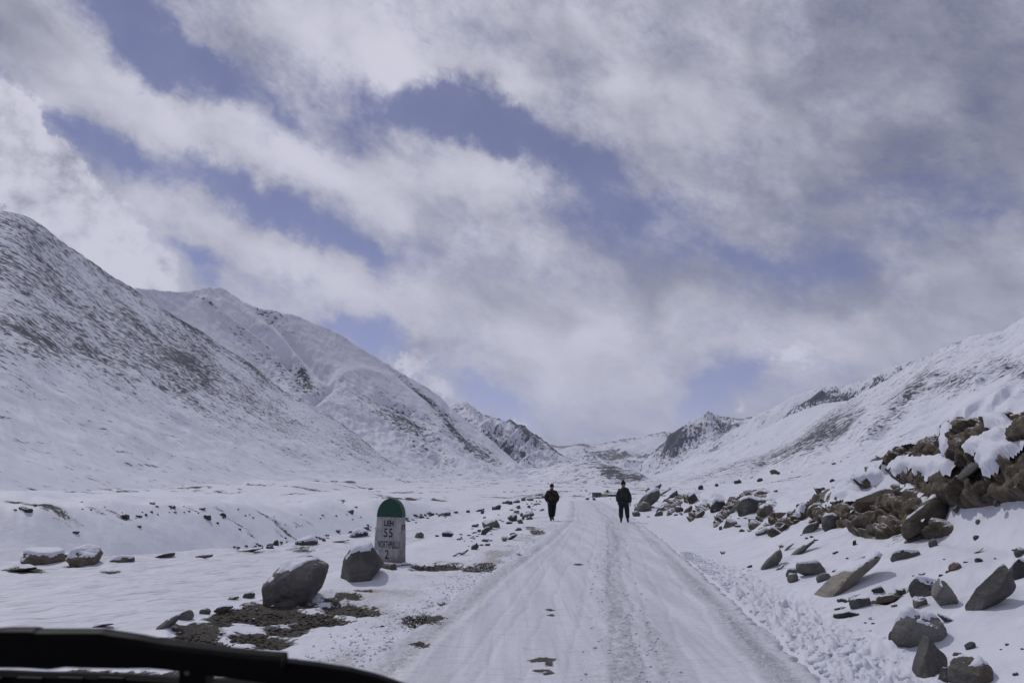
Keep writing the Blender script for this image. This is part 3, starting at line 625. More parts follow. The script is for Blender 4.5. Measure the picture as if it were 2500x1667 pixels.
 (2246, 1576, 118, 88, 'ang', 'g', .28, 0, 'biggest near boulder on the right, snow on its right shoulder and orange stain', dict(seed=110, sink=.1)),
 (2322, 1532, 60, 26, 'slab', 'd', .55, -30, 'dark fin of rock behind the biggest near boulder, sloping down right', dict(seed=111)),
 (2186, 1574, 26, 36, 'ang', 'd', .02, 0, 'small dark rock against the left side of the biggest near boulder', {}),
 (2268, 1652, 78, 94, 'point', 'g', .0, 0, 'tall pointed boulder in front of the biggest near boulder', dict(seed=113, sink=.08, depth=.9)),
 (2372, 1672, 92, 64, 'ang', 'g', .02, -10, 'angular boulder cut by the bottom edge of the picture', dict(seed=114, sink=.08)),
 (2318, 1676, 62, 42, 'ang', 'd', .0, 6, 'dark boulder wedged between the pointed and the angular boulder', dict(seed=115)),
 (2370, 1582, 26, 15, 'ang', 'd', 0, 24, 'small black triangular stone right of the big boulders', {}),
 (2337, 1601, 21, 8, 'round', 'b', 0, 0, 'small brown pebble stone right of the pointed boulder', {}),
 (2318, 1613, 20, 8, 'round', 'g', 0, 0, 'flat pebble stone touching the shadow of the pointed boulder', {}),
 (2478, 1651, 15, 9, 'ang', 'd', 0, 0, 'small black stone in the bottom right corner', {}),
 # far bank of the gully
 (53, 1243, 20, 9, 'ang', 'd', .3, 0, 'dark rock on the far gully bank at the left picture edge', {}),
 (70, 1250, 20, 9, 'ang', 'd', .2, 0, 'second dark rock on the far gully bank from the left', {}),
 (372, 1230, 13, 6, 'round', 'g', .4, 0, 'lone rock on the crest of the far gully bank', {}),
 (306, 1264, 20, 10, 'ang', 'd', .2, 0, 'dark rock at the end of the left far bank crest', {}),
 (337, 1262, 14, 6, 'ang', 'd', .2, 0, 'dark rock just right of the left crest end', {}),
 (420, 1239, 20, 8, 'ang', 'd', .4, 0, 'snowy rock on the middle of the far gully bank crest', {}),
 (493, 1244, 18, 8, 'ang', 'd', .4, 0, 'snowy dark rock, left of the biggest far bank rock', {}),
 (506, 1266, 20, 11, 'ang', 'd', .3, 0, 'dark rock on the far bank below the snowy one', {}),
 (544, 1259, 24, 14, 'ang', 'd', .5, 0, 'biggest rock on the far gully bank', {}),
 (531, 1278, 9, 5, 'ang', 'd', 0, 0, 'small stone in the snow under the biggest far bank rock', {}),
 (340, 1287, 11, 5, 'ang', 'd', 0, 0, 'small dark stone on the shaded far bank slope', {}),
 (585, 1293, 9, 5, 'ang', 'd', 0, 0, 'dark stone on the shaded far bank, right part', {}),
 (857, 1253, 16, 11, 'ang', 'd', .1, 0, 'dark rock in the gully bend behind the milestone', {}),
 (184, 1302, 16, 8, 'ang', 'd', .4, 0, 'snowy rock in the shade low on the far gully bank', {}),
 (905, 1194, 13, 5, 'ang', 'b', .1, 0, 'small dark boulder on the distant snow above the milestone', {}),
]
for r_ in ROCKS:
    px, py, w, h = r_[:4]
    if w * h < 500: continue
    p = hit(px, py)
    if p is None: continue
    mm = (p - Vector((0, 0, HC))).length / F
    DRIFTS.append((p.x, p.y + w * mm * .3, w * mm * .5, h * mm * .22, len(DRIFTS)))

# dirt that shows through the snow: px, py, half width, half height in photograph pixels, strength
DIRT = [(640, 1505, 60, 14, 1.1), (500, 1562, 60, 12, 1), (745, 1522, 44, 8, 1), (930, 1525, 26, 5, .7), (810, 1470, 40, 6, .8), (420, 1560, 70, 16, 1), (480, 1535, 60, 14, 1), (560, 1505, 90, 12, 1.1), (650, 1485, 80, 16, 1.15), (710, 1468, 50, 12, 1), (610, 1555, 60, 10, .9), (660, 1572, 60, 14, .8), (560, 1580, 50, 12, .7),
        (760, 1500, 70, 8, .9), (880, 1452, 40, 5, .8), (850, 1463, 40, 6, .9), (860, 1488, 70, 10, 1.05), (800, 1512, 55, 10, 1.05), (700, 1535, 50, 12, 1.1), (620, 1548, 50, 8, .9), (540, 1520, 30, 8, .9),
        (750, 1478, 30, 6, .7), (905, 1498, 30, 5, .8), (870, 1512, 22, 5, .6), (200, 1645, 240, 14, 1.1),
        (1045, 1515, 44, 18, 1.1), (1010, 1512, 34, 12, .8), (985, 1578, 30, 11, .95), (1095, 1470, 26, 9, 1.0), (1075, 1382, 62, 9, 1.05), (1025, 1381, 30, 6, .8), (1170, 1385, 42, 9, 1.15), (1190, 1378, 20, 5, .9), (1000, 1503, 20, 6, .6),
        (1320, 1246, 22, 2.4, 1), (1318, 1262, 24, 3, 1), (1325, 1252, 24, 1.6, .8), (1275, 1240, 14, 2.5, .8), (1310, 1280, 24, 6, .7), (1295, 1288, 26, 7, .6), (1312, 1297, 17, 6, 1.15), (1330, 1272, 18, 1.8, .9), (1255, 1260, 26, 4, .5), (1275, 1305, 40, 10, .4),
        (60, 1392, 42, 5, 1), (270, 1395, 26, 4, .8), (180, 1383, 30, 3, .7), (700, 1318, 40, 3, .5), (640, 1325, 50, 3, .5), (610, 1345, 60, 2.5, .5), (740, 1335, 40, 3, .6),
        (2170, 1460, 55, 14, .85), (2080, 1462, 26, 6, .6), (2180, 1322, 40, 14, .5), (2140, 1356, 16, 6, .7), (1925, 1375, 50, 10, .35), (2130, 1290, 60, 10, .3),
        (2330, 1075, 70, 14, .9), (2410, 1052, 70, 10, 1.0), (2460, 1040, 50, 14, 1.0), (2290, 1090, 60, 7, .7), (2130, 1135, 26, 3, .7), (2080, 1142, 30, 3, .6), (1940, 1165, 60, 3, .6), (1900, 1172, 50, 2.5, .6), (1970, 1160, 40, 2, .5),
        (110, 1232, 90, 7, .6), (40, 1226, 50, 6, .6), (230, 1244, 80, 6, .5), (290, 1258, 50, 6, .6), (320, 1236, 40, 3, .4), (560, 1262, 110, 6, .5), (670, 1272, 60, 6, .6), (470, 1243, 60, 4, .45), (740, 1266, 40, 12, .4), (730, 1285, 24, 8, .5), (870, 1240, 50, 10, .4), (960, 1245, 60, 5, .35)]
RDIRT = [(1411, 1377, 11, 3, 1.0), (1343, 1488, 12, 3.4, .85), (1345, 1501, 12, 4, .9), (1328, 1610, 34, 6, 1.0), (1340, 1618, 11, 8, 1.0), (1322, 1636, 26, 4, .9), (1338, 1643, 14, 5, .9), (1022, 1576, 26, 8, .9), (1045, 1512, 36, 16, 1.1)]
def world_patches(lst):
    o = []
    for (px, py, a, b, s) in lst:
        c = hit(px, py)
        if c is None: continue
        e1 = hit(px, py - b); e2 = hit(px, py + b); w = a * (c - Vector((0, 0, HC))).length / F
        ry = max(abs((e1.y if e1 else c.y + 1) - c.y), abs((e2.y if e2 else c.y - 1) - c.y), .05); ry = min(ry, w * 6 + .3) if c.y < 36 else min(ry, w * .40)
        o.append((c.x, c.y, w, ry, s))
    return o
def dirt_field(X, Y, patches):
    b = np.zeros(X.shape)
    for (cx, cy, rx, ry, s) in patches:
        sel = (np.abs(X - cx) < rx * 2.2) & (np.abs(Y - cy) < ry * 2.2)
        if sel.any():
            sh = cx / max(cy, 1); dy = (Y[sel] - cy); dx = X[sel] - cx - sh * dy
            q = (dx / rx) ** 2 + (dy / ry) ** 2; b[sel] = np.maximum(b[sel], s * np.exp(-q * .75))
    return b

def build_ground():
    az_in = np.radians(np.linspace(-37, 37, 860)); out_ = np.radians(np.linspace(37, 323, 90)[1:-1]); A = np.concatenate([az_in, out_, [az_in[0] + 2 * math.pi]])
    r1 = 2.2 * (110 / 2.2) ** np.linspace(0, 1, 430); r2 = 110 * (9000 / 110) ** np.linspace(0, 1, 190)[1:]; rr = np.concatenate([[.01], r1, r2])
    rad, a = np.meshgrid(rr, A, indexing='ij'); X = rad * np.sin(a); Y = rad * np.cos(a)
    Z = H(X, Y); d = X - xc(Y); W = rw(Y)
    far = sst(rad, 45, 130)
    bare = dirt_field(X, Y, world_patches(DIRT)) * 1.0
    # dark speckle on the crests of the rolling ground
    left = (d < -6) & (rad > 45)
    ln = 1 - np.abs(pn2(X * .035 + .3 * pn2(X * .1, Y * .1, 4), Y * .022, 77)) * 7
    ln2 = 1 - np.abs(pn2(X * .06, Y * .034, 97)) * 7
    gd = gdist(X, Y); msk = sst(fbm2(X * .03, Y * .03, 3, 55), -.12, .35) * np.where((d < 0) & (rad < 140), sst(gd, 24, 36), 1)
    ln3 = 1 - np.abs(pn2(X * .12 + .2 * pn2(X * .2, Y * .2, 4), Y * .06, 107)) * 8
    bare = bare + np.where(left | (rad > 130), .62 * np.clip(np.maximum(np.maximum(ln, ln2), ln3 * .85), 0, 1) * msk + .10, 0) * sst(rad, 45, 80)
    bare = bare + .20 * sst(rad, 90, 200) * msk
    bench = (d > 7.6) & (Y > 8); bare = bare + np.where(bench, .12 + .22 * sst(fbm2(X * .12, Y * .05, 3, 88), .1, .5), 0) * sst(Y, 200, 60)
    bankz = (d > 3.2) & (d < 8) & (Y > 25) & (Y < 95); bare = bare + np.where(bankz, .22 * sst(fbm2(X * 1.1 + Z * 1.5, Y * .5, 3, 70), -.1, .4), 0)
    # snow lies a few centimetres thick round the bare patches
    sn = bare + .38 * fbm2(X * 2.2, Y * 2.2, 3, 61)
    Z = Z - sst(sn, .40, .62) * .045 * (1 - far)
    for (cx, cy, r, h, sd_) in DRIFTS:
        sel = (np.abs(X - cx) < r * 4) & (np.abs(Y - cy) < r * 4)
        if sel.any():
            dx = X[sel] - cx; dy = Y[sel] - cy
            Z[sel] += h * np.exp(-(((dx - r * .7) / (r * 1.7)) ** 2 + ((dy - r * .1) / (r * 1.1)) ** 2)) * (1 + .4 * pn2(dx / r, dy / r, sd_)) * sst(np.abs(d[sel]), W[sel] + .1, W[sel] + .8)
    # shoulder that wheels have crossed, crumbs thrown up by the plough on the right
    ls = sst(-d, W - .1, W + .3) * (1 - sst(-d, W + .9, W + 3.0)) * np.interp(Y, [5, 60, 90], [1.15, .7, 0])
    berm = sst(d, W + .02, W + .2) * (1 - sst(d, W + .6, W + 1.5)) * np.interp(Y, [0, 13, 22], [1, 1, .15])
    lum = np.abs(fbm2(X * 5.5, Y * 5.5, 3, 91)) + .6 * np.clip(fbm2(X * 2.2, Y * 2.2, 3, 93), 0, 1)
    Z = Z + berm * lum * .20 + sst(ls, .2, 1) * .02 * fbm2(X * 7, Y * 7, 2, 95)
    trod = np.clip(ls * (.55 + .9 * fbm2(X * 1.0, Y * .5, 3, 15)), 0, 1) + .35 * berm * np.clip(1 - lum * 2, 0, 1)
    trod = np.clip(trod + .55 * sst(d, W - .1, W + .1) * (1 - sst(d, W + .15, W + .9)) * np.interp(Y, [5, 60, 90], [1, .6, 0]) * (.6 + 1.2 * fbm2(X * 2, Y * 1.2, 3, 16)), 0, 1)
    under = 1 - sst(np.abs(d), W - .12, W + .12); Z = Z - under * np.where((Y > -25) & (Y < 128), .07, 0)
    ripple = sst(-d, 7, 10) * .9 * np.where(Y > 0, sst(gdist(X, Y), 2, -1), 1) + .2
    Z = np.where(rad < .1, -.1, Z)
    o = link('ground', grid_mesh('ground', X, Y, Z, M_GROUND, attrs={'bare': bare, 'far': far, 'ripple': ripple, 'trod': trod}, flip=True), kind='structure', label='snow-covered valley floor with dirt showing through')
    return o
build_ground()

def build_road():
    s = 3.0 * (128 / 3.0) ** np.linspace(0, 1, 1250); s = np.concatenate([np.linspace(-24, 2.9, 60), s])
    t = np.linspace(-1, 1, 150); S, T = np.meshgrid(s, t, indexing='ij')
    W = rw(S) + .20 + .16 * fbm2(S * .8, T * 0 + np.sign(T) * 3, 3, 81) + .20 * fbm2(S * 4, T * 0 + np.sign(T) * 3, 3, 82) + .08 * fbm2(S * 15, T * 0 + np.sign(T) * 3, 2, 83); D = T * W; X = xc(S) + D; Y = S
    Z = np.interp(np.where(Y > 0, np.hypot(X, Y), 0), FLOOR_Y, FLOOR); z0 = Z.copy()
    e = rw(S); near = np.interp(S, [0, 30, 70], [1, .8, .25])
    wob = .05 * pn2(S * .25, 0 * S, 5) + .03 * pn2(S * .9, 0 * S, 6)
    def track(c, w): return np.exp(-((D - c - wob) / w) ** 2)
    trod = np.zeros(S.shape)
    per = .085; ch = np.sign(np.sin(2 * math.pi * (S + .10 * np.abs(((D * 9) % 1) - .5)) / per)) * .5 + .5
    for c, w, dep in ((-e + .28, .13, .032), (e - .30, .13, .034)):
        k = track(c, w); Z -= dep * k * .6 * near; Z += ch * k * .030 * np.interp(S, [0, 20, 35], [1, 1, 0]); trod += .36 * k
        Z += .028 * (track(c - .24, .07) + track(c + .24, .07)) * near * (.5 + 1.0 * np.clip(fbm2(X * 6, Y * 6, 2, 7) + .3, 0, 1))
    # ridge of loose crumbs right of the middle
    mid = .42 + .25 * pn2(S * .12, 0 * S, 12) + .12 * pn2(S * .5, 0 * S, 13)
    k = np.exp(-((D - mid) / .22) ** 2) + .6 * np.exp(-((D - mid - .42) / .14) ** 2) * sst(pn2(S * .2, 0 * S, 19), -.3, .2)
    cl = np.clip(fbm2(X * 9, Y * 9, 3, 17) + .12, 0, 1); Z += k * cl * .085 * near + k * .008; trod += k * .62 * (.5 + cl)
    # smooth wheel lanes, cross ripples from chains
    lanes = np.exp(-((D + .55) / .5) ** 2) + np.exp(-((D - 1.15) / .38) ** 2); Z -= .012 * lanes
    Z += .006 * near * fbm2(X * .8, Y * 7.5, 3, 23) * (1.2 - lanes * .4) + .005 * near * pn2(X * 11, Y * .5, 29)
    edge = 1 - sst(1 - np.abs(T), 0, .09); Z -= edge * .16; Z += (1 - edge) * .012
    trod += .30 * sst(np.abs(D), e - .55, e + .1) * (.6 + 1.2 * fbm2(X * .9, Y * .6, 3, 33)) + .12
    for q_ in range(9):
        c_ = -1.3 + q_ * .36 + .12 * math.sin(q_ * 5.1); k_ = np.exp(-((D - c_ - wob * (1 + q_ % 3) - .05 * pn2(S * .3, 0 * S, 60 + q_)) / .035) ** 2); Z -= k_ * .010 * near; trod += .16 * k_
    trod += .35 * np.clip(fbm2(X * 1.4, Y * .22, 3, 39) - .05, 0, 1)
    bare = dirt_field(X, Y, world_patches(RDIRT))
    link('road', grid_mesh('road', X, Y, Z, M_ROAD, attrs={'bare': bare, 'trod': np.clip(trod, 0, 1)}, flip=True), kind='structure', label='snow-packed track with wheel ruts')
build_road()

# ------------------------------------------------------------------ mountains
def spl(pts): a = np.array(pts, float); return a[:, 0], a[:, 1]
def mountain(label, sil, dist, base, basez, prof, mat, barefn, relief, gul=(60, .5), crag=0, n=(420, 150), seed=0, shear=.8, spurs=()):
    """sil: skyline as the photograph shows it; dist: distance of the crest, base: of the foot, both at picture columns"""
    x0, x1 = sil[0][0], sil[-1][0]; pxs = np.linspace(x0, x1, n[0]); sx, sy = spl(sil); py = np.interp(pxs, sx, sy)
    kk = np.array([1, 2, 3, 2, 1]) / 9.; py = np.convolve(np.pad(py, 2, mode='edge'), kk, 'valid')
    a, dy, dz = pxray(pxs, py); hn = np.hypot(a, dy); ux, uy = a / hn, dy / hn; te = dz / hn
    dx_, dd_ = spl(dist); Dr = np.interp(pxs, dx_, dd_); bx, bb = spl(base); Db = np.interp(pxs, bx, bb); Db = np.minimum(Db, Dr * .97)
    sm_ = lambda a_, k_: np.convolve(np.pad(a_, k_, mode='edge'), np.hanning(2 * k_ + 3)[1:-1] / np.hanning(2 * k_ + 3)[1:-1].sum(), 'valid')
    Dr = sm_(Dr, n[0] // 12); Db = sm_(Db, n[0] // 12); Hr = HC + te * Dr; Hs = sm_(Hr, n[0] // 16)
    zb = basez if basez is not None else 0
    v = np.concatenate([np.linspace(0, 1, n[1]), 1 + np.linspace(0, .45, 16)[1:]])
    V, U = np.meshgrid(v, np.arange(n[0]), indexing='ij'); Vc = np.clip(V, 0, 1)
    D = Db[U] + (Dr[U] - Db[U]) * V; fl = np.interp(Db, FLOOR_Y, FLOOR) - 3 + zb; f = prof(Vc, pxs[U]); Z = fl[U] + (Hs[U] - fl[U]) * f + (Hr - Hs)[U] * sst(Vc, .72, .98)
    back = np.clip(V - 1, 0, 1); Z -= back * (Dr[U] - Db[U]) * .7 + back * 30
    X = ux[U] * D; Y = uy[U] * D; env = np.sin(np.clip(Vc, 0, 1) * math.pi) ** 1.3 * (1 - .5 * Vc)
    along = (np.cumsum(np.concatenate([[0], np.hypot(np.diff(ux * Dr), np.diff(uy * Dr))])))[U]
    gw, gm = gul
    run = D - Db[U]; wx = .45 * pn2(X / gw * .5, Y / gw * .5, seed + 3); g = ridged2((along + shear * run) / gw + wx, (run - shear * along) / (gw * 2.6) + seed, 3, seed + 1, .45)
    Z += relief * env * (gm * g * .75 + (1 - gm) * fbm2(X / 160, Y / 160, 5, seed + 9) * 1.3)
    Z += relief * .10 * fbm2(X / 14, Y / 14, 4, seed + 19) * np.clip(env + .12, 0, 1)
    Z += crag * sst(Vc, .72, 1) * (ridged2(X / (crag * 9 + 8), Y / (crag * 9 + 8), 4, seed + 5, .6) - .2) * 1.6
    px_, py_ = project(X, Y, Z)
    for pts, wd, am in spurs:
        pa = np.array(pts, float); best = np.full(px_.shape, 1e9); tt = np.zeros(px_.shape); L_ = len(pa) - 1
        for i_ in range(L_):
            ax, ay = pa[i_]; bx_, by_ = pa[i_ + 1] - pa[i_]; t_ = np.clip(((px_ - ax) * bx_ + (py_ - ay) * by_) / (bx_ * bx_ + by_ * by_), 0, 1)
            q_ = np.hypot(px_ - ax - t_ * bx_, py_ - ay - t_ * by_); u_ = q_ < best; best = np.where(u_, q_, best); tt = np.where(u_, (i_ + t_) / L_, tt)
        Z += am * np.exp(-(best / wd) ** 1.4) * sst(tt, 0, .15) * sst(1 - tt, 0, .2) * np.clip((1 - Vc) * 8, 0, 1)
    bare = barefn(px_, py_, Vc, X, Y, Z, g)
    bare = np.where(V > 1, .3, bare)
    link('mountain', grid_mesh('mountain', X, Y, Z, mat, attrs={'bare': bare}), kind='structure', label=label)
def gs(px, py, cx, cy, rx, ry, rot=0):
    c, s = math.cos(R(rot)), math.sin(R(rot)); x = px - cx; y = py - cy; u = (x * c + y * s) / rx; w = (-x * s + y * c) / ry
    return np.exp(-(u * u + w * w))
def nz(X, Y, sc, seed): return fbm2(X / sc, Y / sc, 4, seed)

MM1 = mat_mountain('wind_scoured_slope', (.34, .86, -.26), 5.6, 2.5, k=2.5)
MM2 = mat_mountain('second_slope', (.42, .5, -.34), 13, 6, k=2.3)
MM3 = mat_mountain('craggy_ridge', (-.35, -.8, -.5), 34, 13, (.055, .053, .07, 1), (.12, .115, .13, 1), k=2.3)
MM4 = mat_mountain('far_wall', (0, -.8, -.5), 40, 26, (.12, .115, .14, 1), (.18, .17, .18, 1), k=1.3)
MM6 = mat_mountain('right_slopes', (-.5, -.55, -.45), 14, 6, k=2.2)
MM7 = mat_mountain('right_near_slope', (-.55, .1, -.40), 5.5, 2.6, k=2.5)
lin = lambda p: (lambda v, px: v ** p)
# back to front
mountain('distant snowy head wall closing the valley', [(1300, 1100), (1335, 1082), (1362, 1089), (1390, 1088), (1402, 1085), (1417, 1083), (1438, 1085), (1466, 1084), (1505, 1074), (1539, 1069), (1585, 1062), (1620, 1054), (1636, 1056), (1700, 1045), (1760, 1040)],
         [(1300, 5400), (1760, 5200)], [(1300, 3600), (1760, 4000)], -20, lin(1.5), MM4, lambda px, py, v, X, Y, Z, g: .30 + .22 * sst(v, .9, 1) + .32 * gs(px, py, 1500, 1112, 90, 16) * np.clip(.5 + g, 0, 1) + .15 * nz(X, Y, 200, 3), 95, (330, .6), 3, (260, 90), 4, shear=-0.5)
mountain('pointed rocky peak right of the valley head', [(1560, 1142), (1581, 1117), (1600, 1099), (1619, 1083), (1649, 1053), (1683, 1038), (1700, 1030), (1721, 1019), (1742, 1011), (1759, 1016), (1785, 1021), (1815, 1023), (1840, 1017), (1853, 1011), (1900, 1012), (1960, 1020)],
         [(1560, 3900), (1960, 3700)], [(1560, 3000), (1700, 2900), (1960, 2800)], -12, lin(1.35), MM3, lambda px, py, v, X, Y, Z, g: .24 + .30 * sst(v, .93, 1) + .30 * gs(px, py, 1690, 1078, 75, 20, -32) + .45 * gs(px, py, 1640, 1088, 40, 18, -40) + .38 * gs(px, py, 1785, 1040, 50, 12, 15) + .2 * nz(X, Y, 120, 5) - .25 * gs(px, py, 1700, 1040, 40, 12, -25), 95, (230, .65), 4.5, (300, 110), 7, shear=-1.1, spurs=[([(1742, 1013), (1725, 1040), (1660, 1075), (1610, 1105)], 14, 60), ([(1760, 1018), (1770, 1050), (1740, 1085)], 8, -19), ([(1649, 1055), (1620, 1090), (1590, 1120)], 6, -17), ([(1700, 1032), (1670, 1060), (1630, 1090)], 6, -17), ([(1815, 1025), (1790, 1055), (1760, 1085)], 8, 17)])
mountain('jagged dark-toothed ridge left of the valley head', [(1040, 1000), (1096, 991), (1112, 983), (1126, 986), (1132, 983), (1138, 981), (1156, 994), (1179, 1012), (1195, 1018), (1199, 1017), (1204, 1021), (1218, 1023), (1236, 1029), (1245, 1025), (1252, 1027), (1261, 1035), (1272, 1036), (1282, 1040), (1288, 1049), (1293, 1053), (1298, 1055), (1304, 1062), (1310, 1063), (1316, 1068), (1323, 1071), (1328, 1078), (1335, 1080), (1343, 1090), (1351, 1095), (1367, 1108), (1390, 1120), (1408, 1127), (1440, 1140)],
         [(1040, 3500), (1440, 3100)], [(1040, 2500), (1250, 2250), (1440, 2300)], -10, lin(1.2), MM3, lambda px, py, v, X, Y, Z, g: .28 + .42 * sst(v, .90, .99) * sst(px, 1150, 1280) + .35 * gs(px, py, 1290, 1060, 60, 16, 38) + .28 * gs(px, py, 1230, 1100, 60, 26, 30) + .38 * np.clip(-g, 0, 1) + .22 * gs(px, py, 1160, 1010, 40, 12, 20) + .15 * nz(X, Y, 90, 8), 95, (170, .75), 5, (420, 140), 12, shear=-1.2, spurs=[([(1245, 1027), (1200, 1060), (1160, 1085)], 7, 22), ([(1282, 1042), (1250, 1075), (1215, 1110)], 7, 22), ([(1310, 1066), (1290, 1090), (1250, 1125)], 7, 18), ([(1265, 1036), (1230, 1070), (1190, 1100)], 6, -20), ([(1296, 1056), (1270, 1085), (1235, 1118)], 6, -18), ([(1138, 983), (1150, 1010), (1180, 1030)], 6, 18), ([(1204, 1022), (1170, 1050)], 6, 16), ([(1218, 1024), (1185, 1055)], 5, -16)])
mountain('second mountain on the left with a sharp summit', [(300, 700), (350, 707), (388, 709), (434, 714), (465, 712), (500, 703), (511, 701), (520, 705), (541, 703), (564, 718), (590, 734), (614, 747), (633, 755), (668, 758), (717, 770), (782, 795), (828, 816), (867, 841), (916, 871), (970, 906), (1039, 944), (1077, 971), (1096, 994), (1104, 998), (1138, 1028), (1165, 1051), (1202, 1076), (1222, 1097), (1248, 1118), (1270, 1136), (1310, 1157), (1344, 1166), (1380, 1172)],
         [(300, 1550), (541, 1750), (828, 1800), (1104, 1950), (1270, 1900), (1380, 1700)], [(300, 960), (700, 1130), (1000, 1180), (1200, 1250), (1380, 1450)], -6,
         lambda v, px: (1 - .35) * v ** 1.25 + .35 * v ** 2.6, MM2,
         lambda px, py, v, X, Y, Z, g: .10 + .52 * gs(px, py, 980, 1020, 95, 34, 32) + .40 * gs(px, py, 1085, 1025, 90, 14, 46) + .36 * gs(px, py, 1150, 1090, 80, 20, 42) + .22 * gs(px, py, 1210, 1120, 70, 12, 38) + .30 * gs(px, py, 690, 915, 80, 22, 35) + .42 * gs(px, py, 745, 925, 26, 13, 50) + .34 * gs(px, py, 655, 770, 60, 16, 40) + .24 * gs(px, py, 590, 830, 60, 18, 38) + .42 * gs(px, py, 1010, 950, 90, 7, 38)
            + .22 * gs(px, py, 1080, 1130, 120, 30, 30) + .20 * gs(px, py, 800, 960, 90, 26, 20) + .35 * gs(px, py, 500, 735, 50, 7, 35) + .16 * nz(X, Y, 60, 4) + .10 * sst(v, .96, 1) - .1 * gs(px, py, 830, 870, 140, 50, 30),
         70, (210, .55), 2.5, (640, 230), 21, shear=0.9, spurs=[([(541, 703), (600, 770), (690, 860), (760, 940)], 16, 26), ([(465, 714), (560, 780), (640, 850), (700, 900)], 12, 22), ([(614, 747), (690, 800), (780, 900), (820, 930)], 14, -22), ([(500, 730), (600, 810), (700, 890), (752, 960)], 9, -16), ([(820, 930), (790, 955), (756, 985)], 9, -18), ([(800, 930), (880, 912), (960, 925), (1060, 1000), (1150, 1090)], 26, 11), ([(900, 960), (1000, 1010), (1100, 1120)], 12, -12), ([(950, 1060), (1000, 1075), (1080, 1130)], 9, 10), ([(960, 905), (1080, 1010), (1180, 1100)], 9, -12)])
mountain('crested ridge behind the right slopes', [(1640, 1146), (1670, 1126), (1700, 1105), (1738, 1083), (1790, 1050), (1853, 1011), (1883, 998), (1925, 973), (1968, 956), (2002, 945), (2012, 948), (2027, 943), (2040, 946), (2065, 943), (2078, 937), (2112, 928), (2130, 917), (2146, 911), (2165, 901), (2189, 892), (2215, 884), (2240, 881), (2300, 870), (2360, 862)],
         [(1640, 2700), (2000, 2450), (2360, 2100)], [(1640, 2000), (1900, 1800), (2360, 1500)], -8, lin(1.15), MM6,
         lambda px, py, v, X, Y, Z, g: .20 + .36 * gs(px, py, 1960, 1000, 110, 12, -32) + .42 * gs(px, py, 2050, 970, 80, 14, -12) + .32 * gs(px, py, 2170, 915, 80, 12, -25) + .35 * gs(px, py, 1735, 1105, 60, 14, -38) + .3 * gs(px, py, 1860, 1055, 50, 8, -35) + .15 * nz(X, Y, 60, 2) + .15 * np.clip(-g, 0, 1), 50, (150, .6), 3, (380, 130), 31, shear=-1.0, spurs=[([(2002, 947), (1940, 990), (1860, 1040), (1780, 1090)], 8, -18), ([(2027, 945), (1980, 985), (1900, 1030)], 8, 15), ([(2112, 930), (2080, 965), (2030, 985)], 8, -15), ([(2146, 913), (2120, 945), (2090, 965)], 7, 13), ([(2189, 894), (2160, 925), (2120, 955)], 7, -13)])
mountain('smooth rounded snow shoulder on the right', [(1600, 1160), (1649, 1143), (1691, 1121), (1755, 1096), (1819, 1066), (1874, 1041), (1925, 1015), (1968, 998), (2010, 985), (2065, 978), (2120, 976), (2200, 985)],
         [(1600, 1800), (2200, 1450)], [(1600, 1300), (2200, 1000)], -5, lin(1.1), MM6,
         lambda px, py, v, X, Y, Z, g: .06 + .22 * gs(px, py, 1760, 1110, 90, 14, -28) + .14 * gs(px, py, 1850, 1080, 80, 10, -28) + .12 * nz(X, Y, 50, 6), 26, (200, .4), 0, (260, 90), 35, shear=-0.8)
mountain('near mountain on the right streaked with stones', [(1560, 1178), (1628, 1168), (1713, 1151), (1798, 1126), (1874, 1096), (1925, 1066), (1968, 1036), (2010, 1011), (2074, 977), (2138, 943), (2202, 905), (2240, 881), (2287, 858), (2325, 838), (2333, 833), (2340, 836), (2372, 820), (2448, 809), (2475, 790), (2500, 777), (2560, 750), (2660, 720), (2800, 700)],
         [(1560, 1150), (1800, 1050), (2240, 900), (2500, 760), (2800, 600)], [(1560, 420), (1800, 330), (2100, 240), (2500, 170), (2800, 130)], 0, lambda v, px: .45 * v + .55 * v ** 1.7, MM7,
         lambda px, py, v, X, Y, Z, g: .215 + .42 * gs(px, py, 2010, 1050, 90, 26, -40) + .40 * gs(px, py, 2070, 1040, 60, 14, -42) + .3 * gs(px, py, 1900, 1110, 90, 14, -25) + .26 * gs(px, py, 2180, 1010, 120, 16, -42) + .26 * gs(px, py, 2330, 930, 90, 22, -20) + .26 * gs(px, py, 2480, 900, 70, 30, 20) + .18 * gs(px, py, 2230, 930, 90, 26, -35) + .22 * gs(px, py, 1780, 1140, 90, 10, -20)
            + .10 * nz(X, Y, 30, 9) + .08 * np.clip(-g, 0, 1) - .18 * gs(px, py, 2330, 1010, 140, 40, -15) + .3 * gs(px, py, 2335, 838, 14, 6), 22, (85, .55), 1.0, (560, 210), 41, shear=-1.0, spurs=[([(2340, 850), (2240, 940), (2140, 1010), (2040, 1080)], 22, 5), ([(2290, 870), (2180, 950), (2080, 1020), (1980, 1090)], 14, -3), ([(2460, 900), (2330, 960), (2200, 1030), (2100, 1085)], 18, -3), ([(2500, 940), (2400, 990), (2300, 1040)], 18, 3)])
mountain('low dark moraine hill in the middle of the valley', [(1290, 1152), (1355, 1134), (1390, 1129), (1410, 1125), (1447, 1124), (1470, 1127), (1505, 1138), (1535, 1145), (1562, 1154), (1585, 1168), (1600, 1176)],
         [(1290, 1050), (1600, 850)], [(1290, 780), (1600, 700)], -2, lin(.75), MM2, lambda px, py, v, X, Y, Z, g: .31 + .40 * gs(px, py, 1495, 1152, 50, 18, 15) + .25 * gs(px, py, 1560, 1162, 30, 10) + .1 * nz(X, Y, 20, 2), 7, (60, .4), .6, (220, 60), 51)
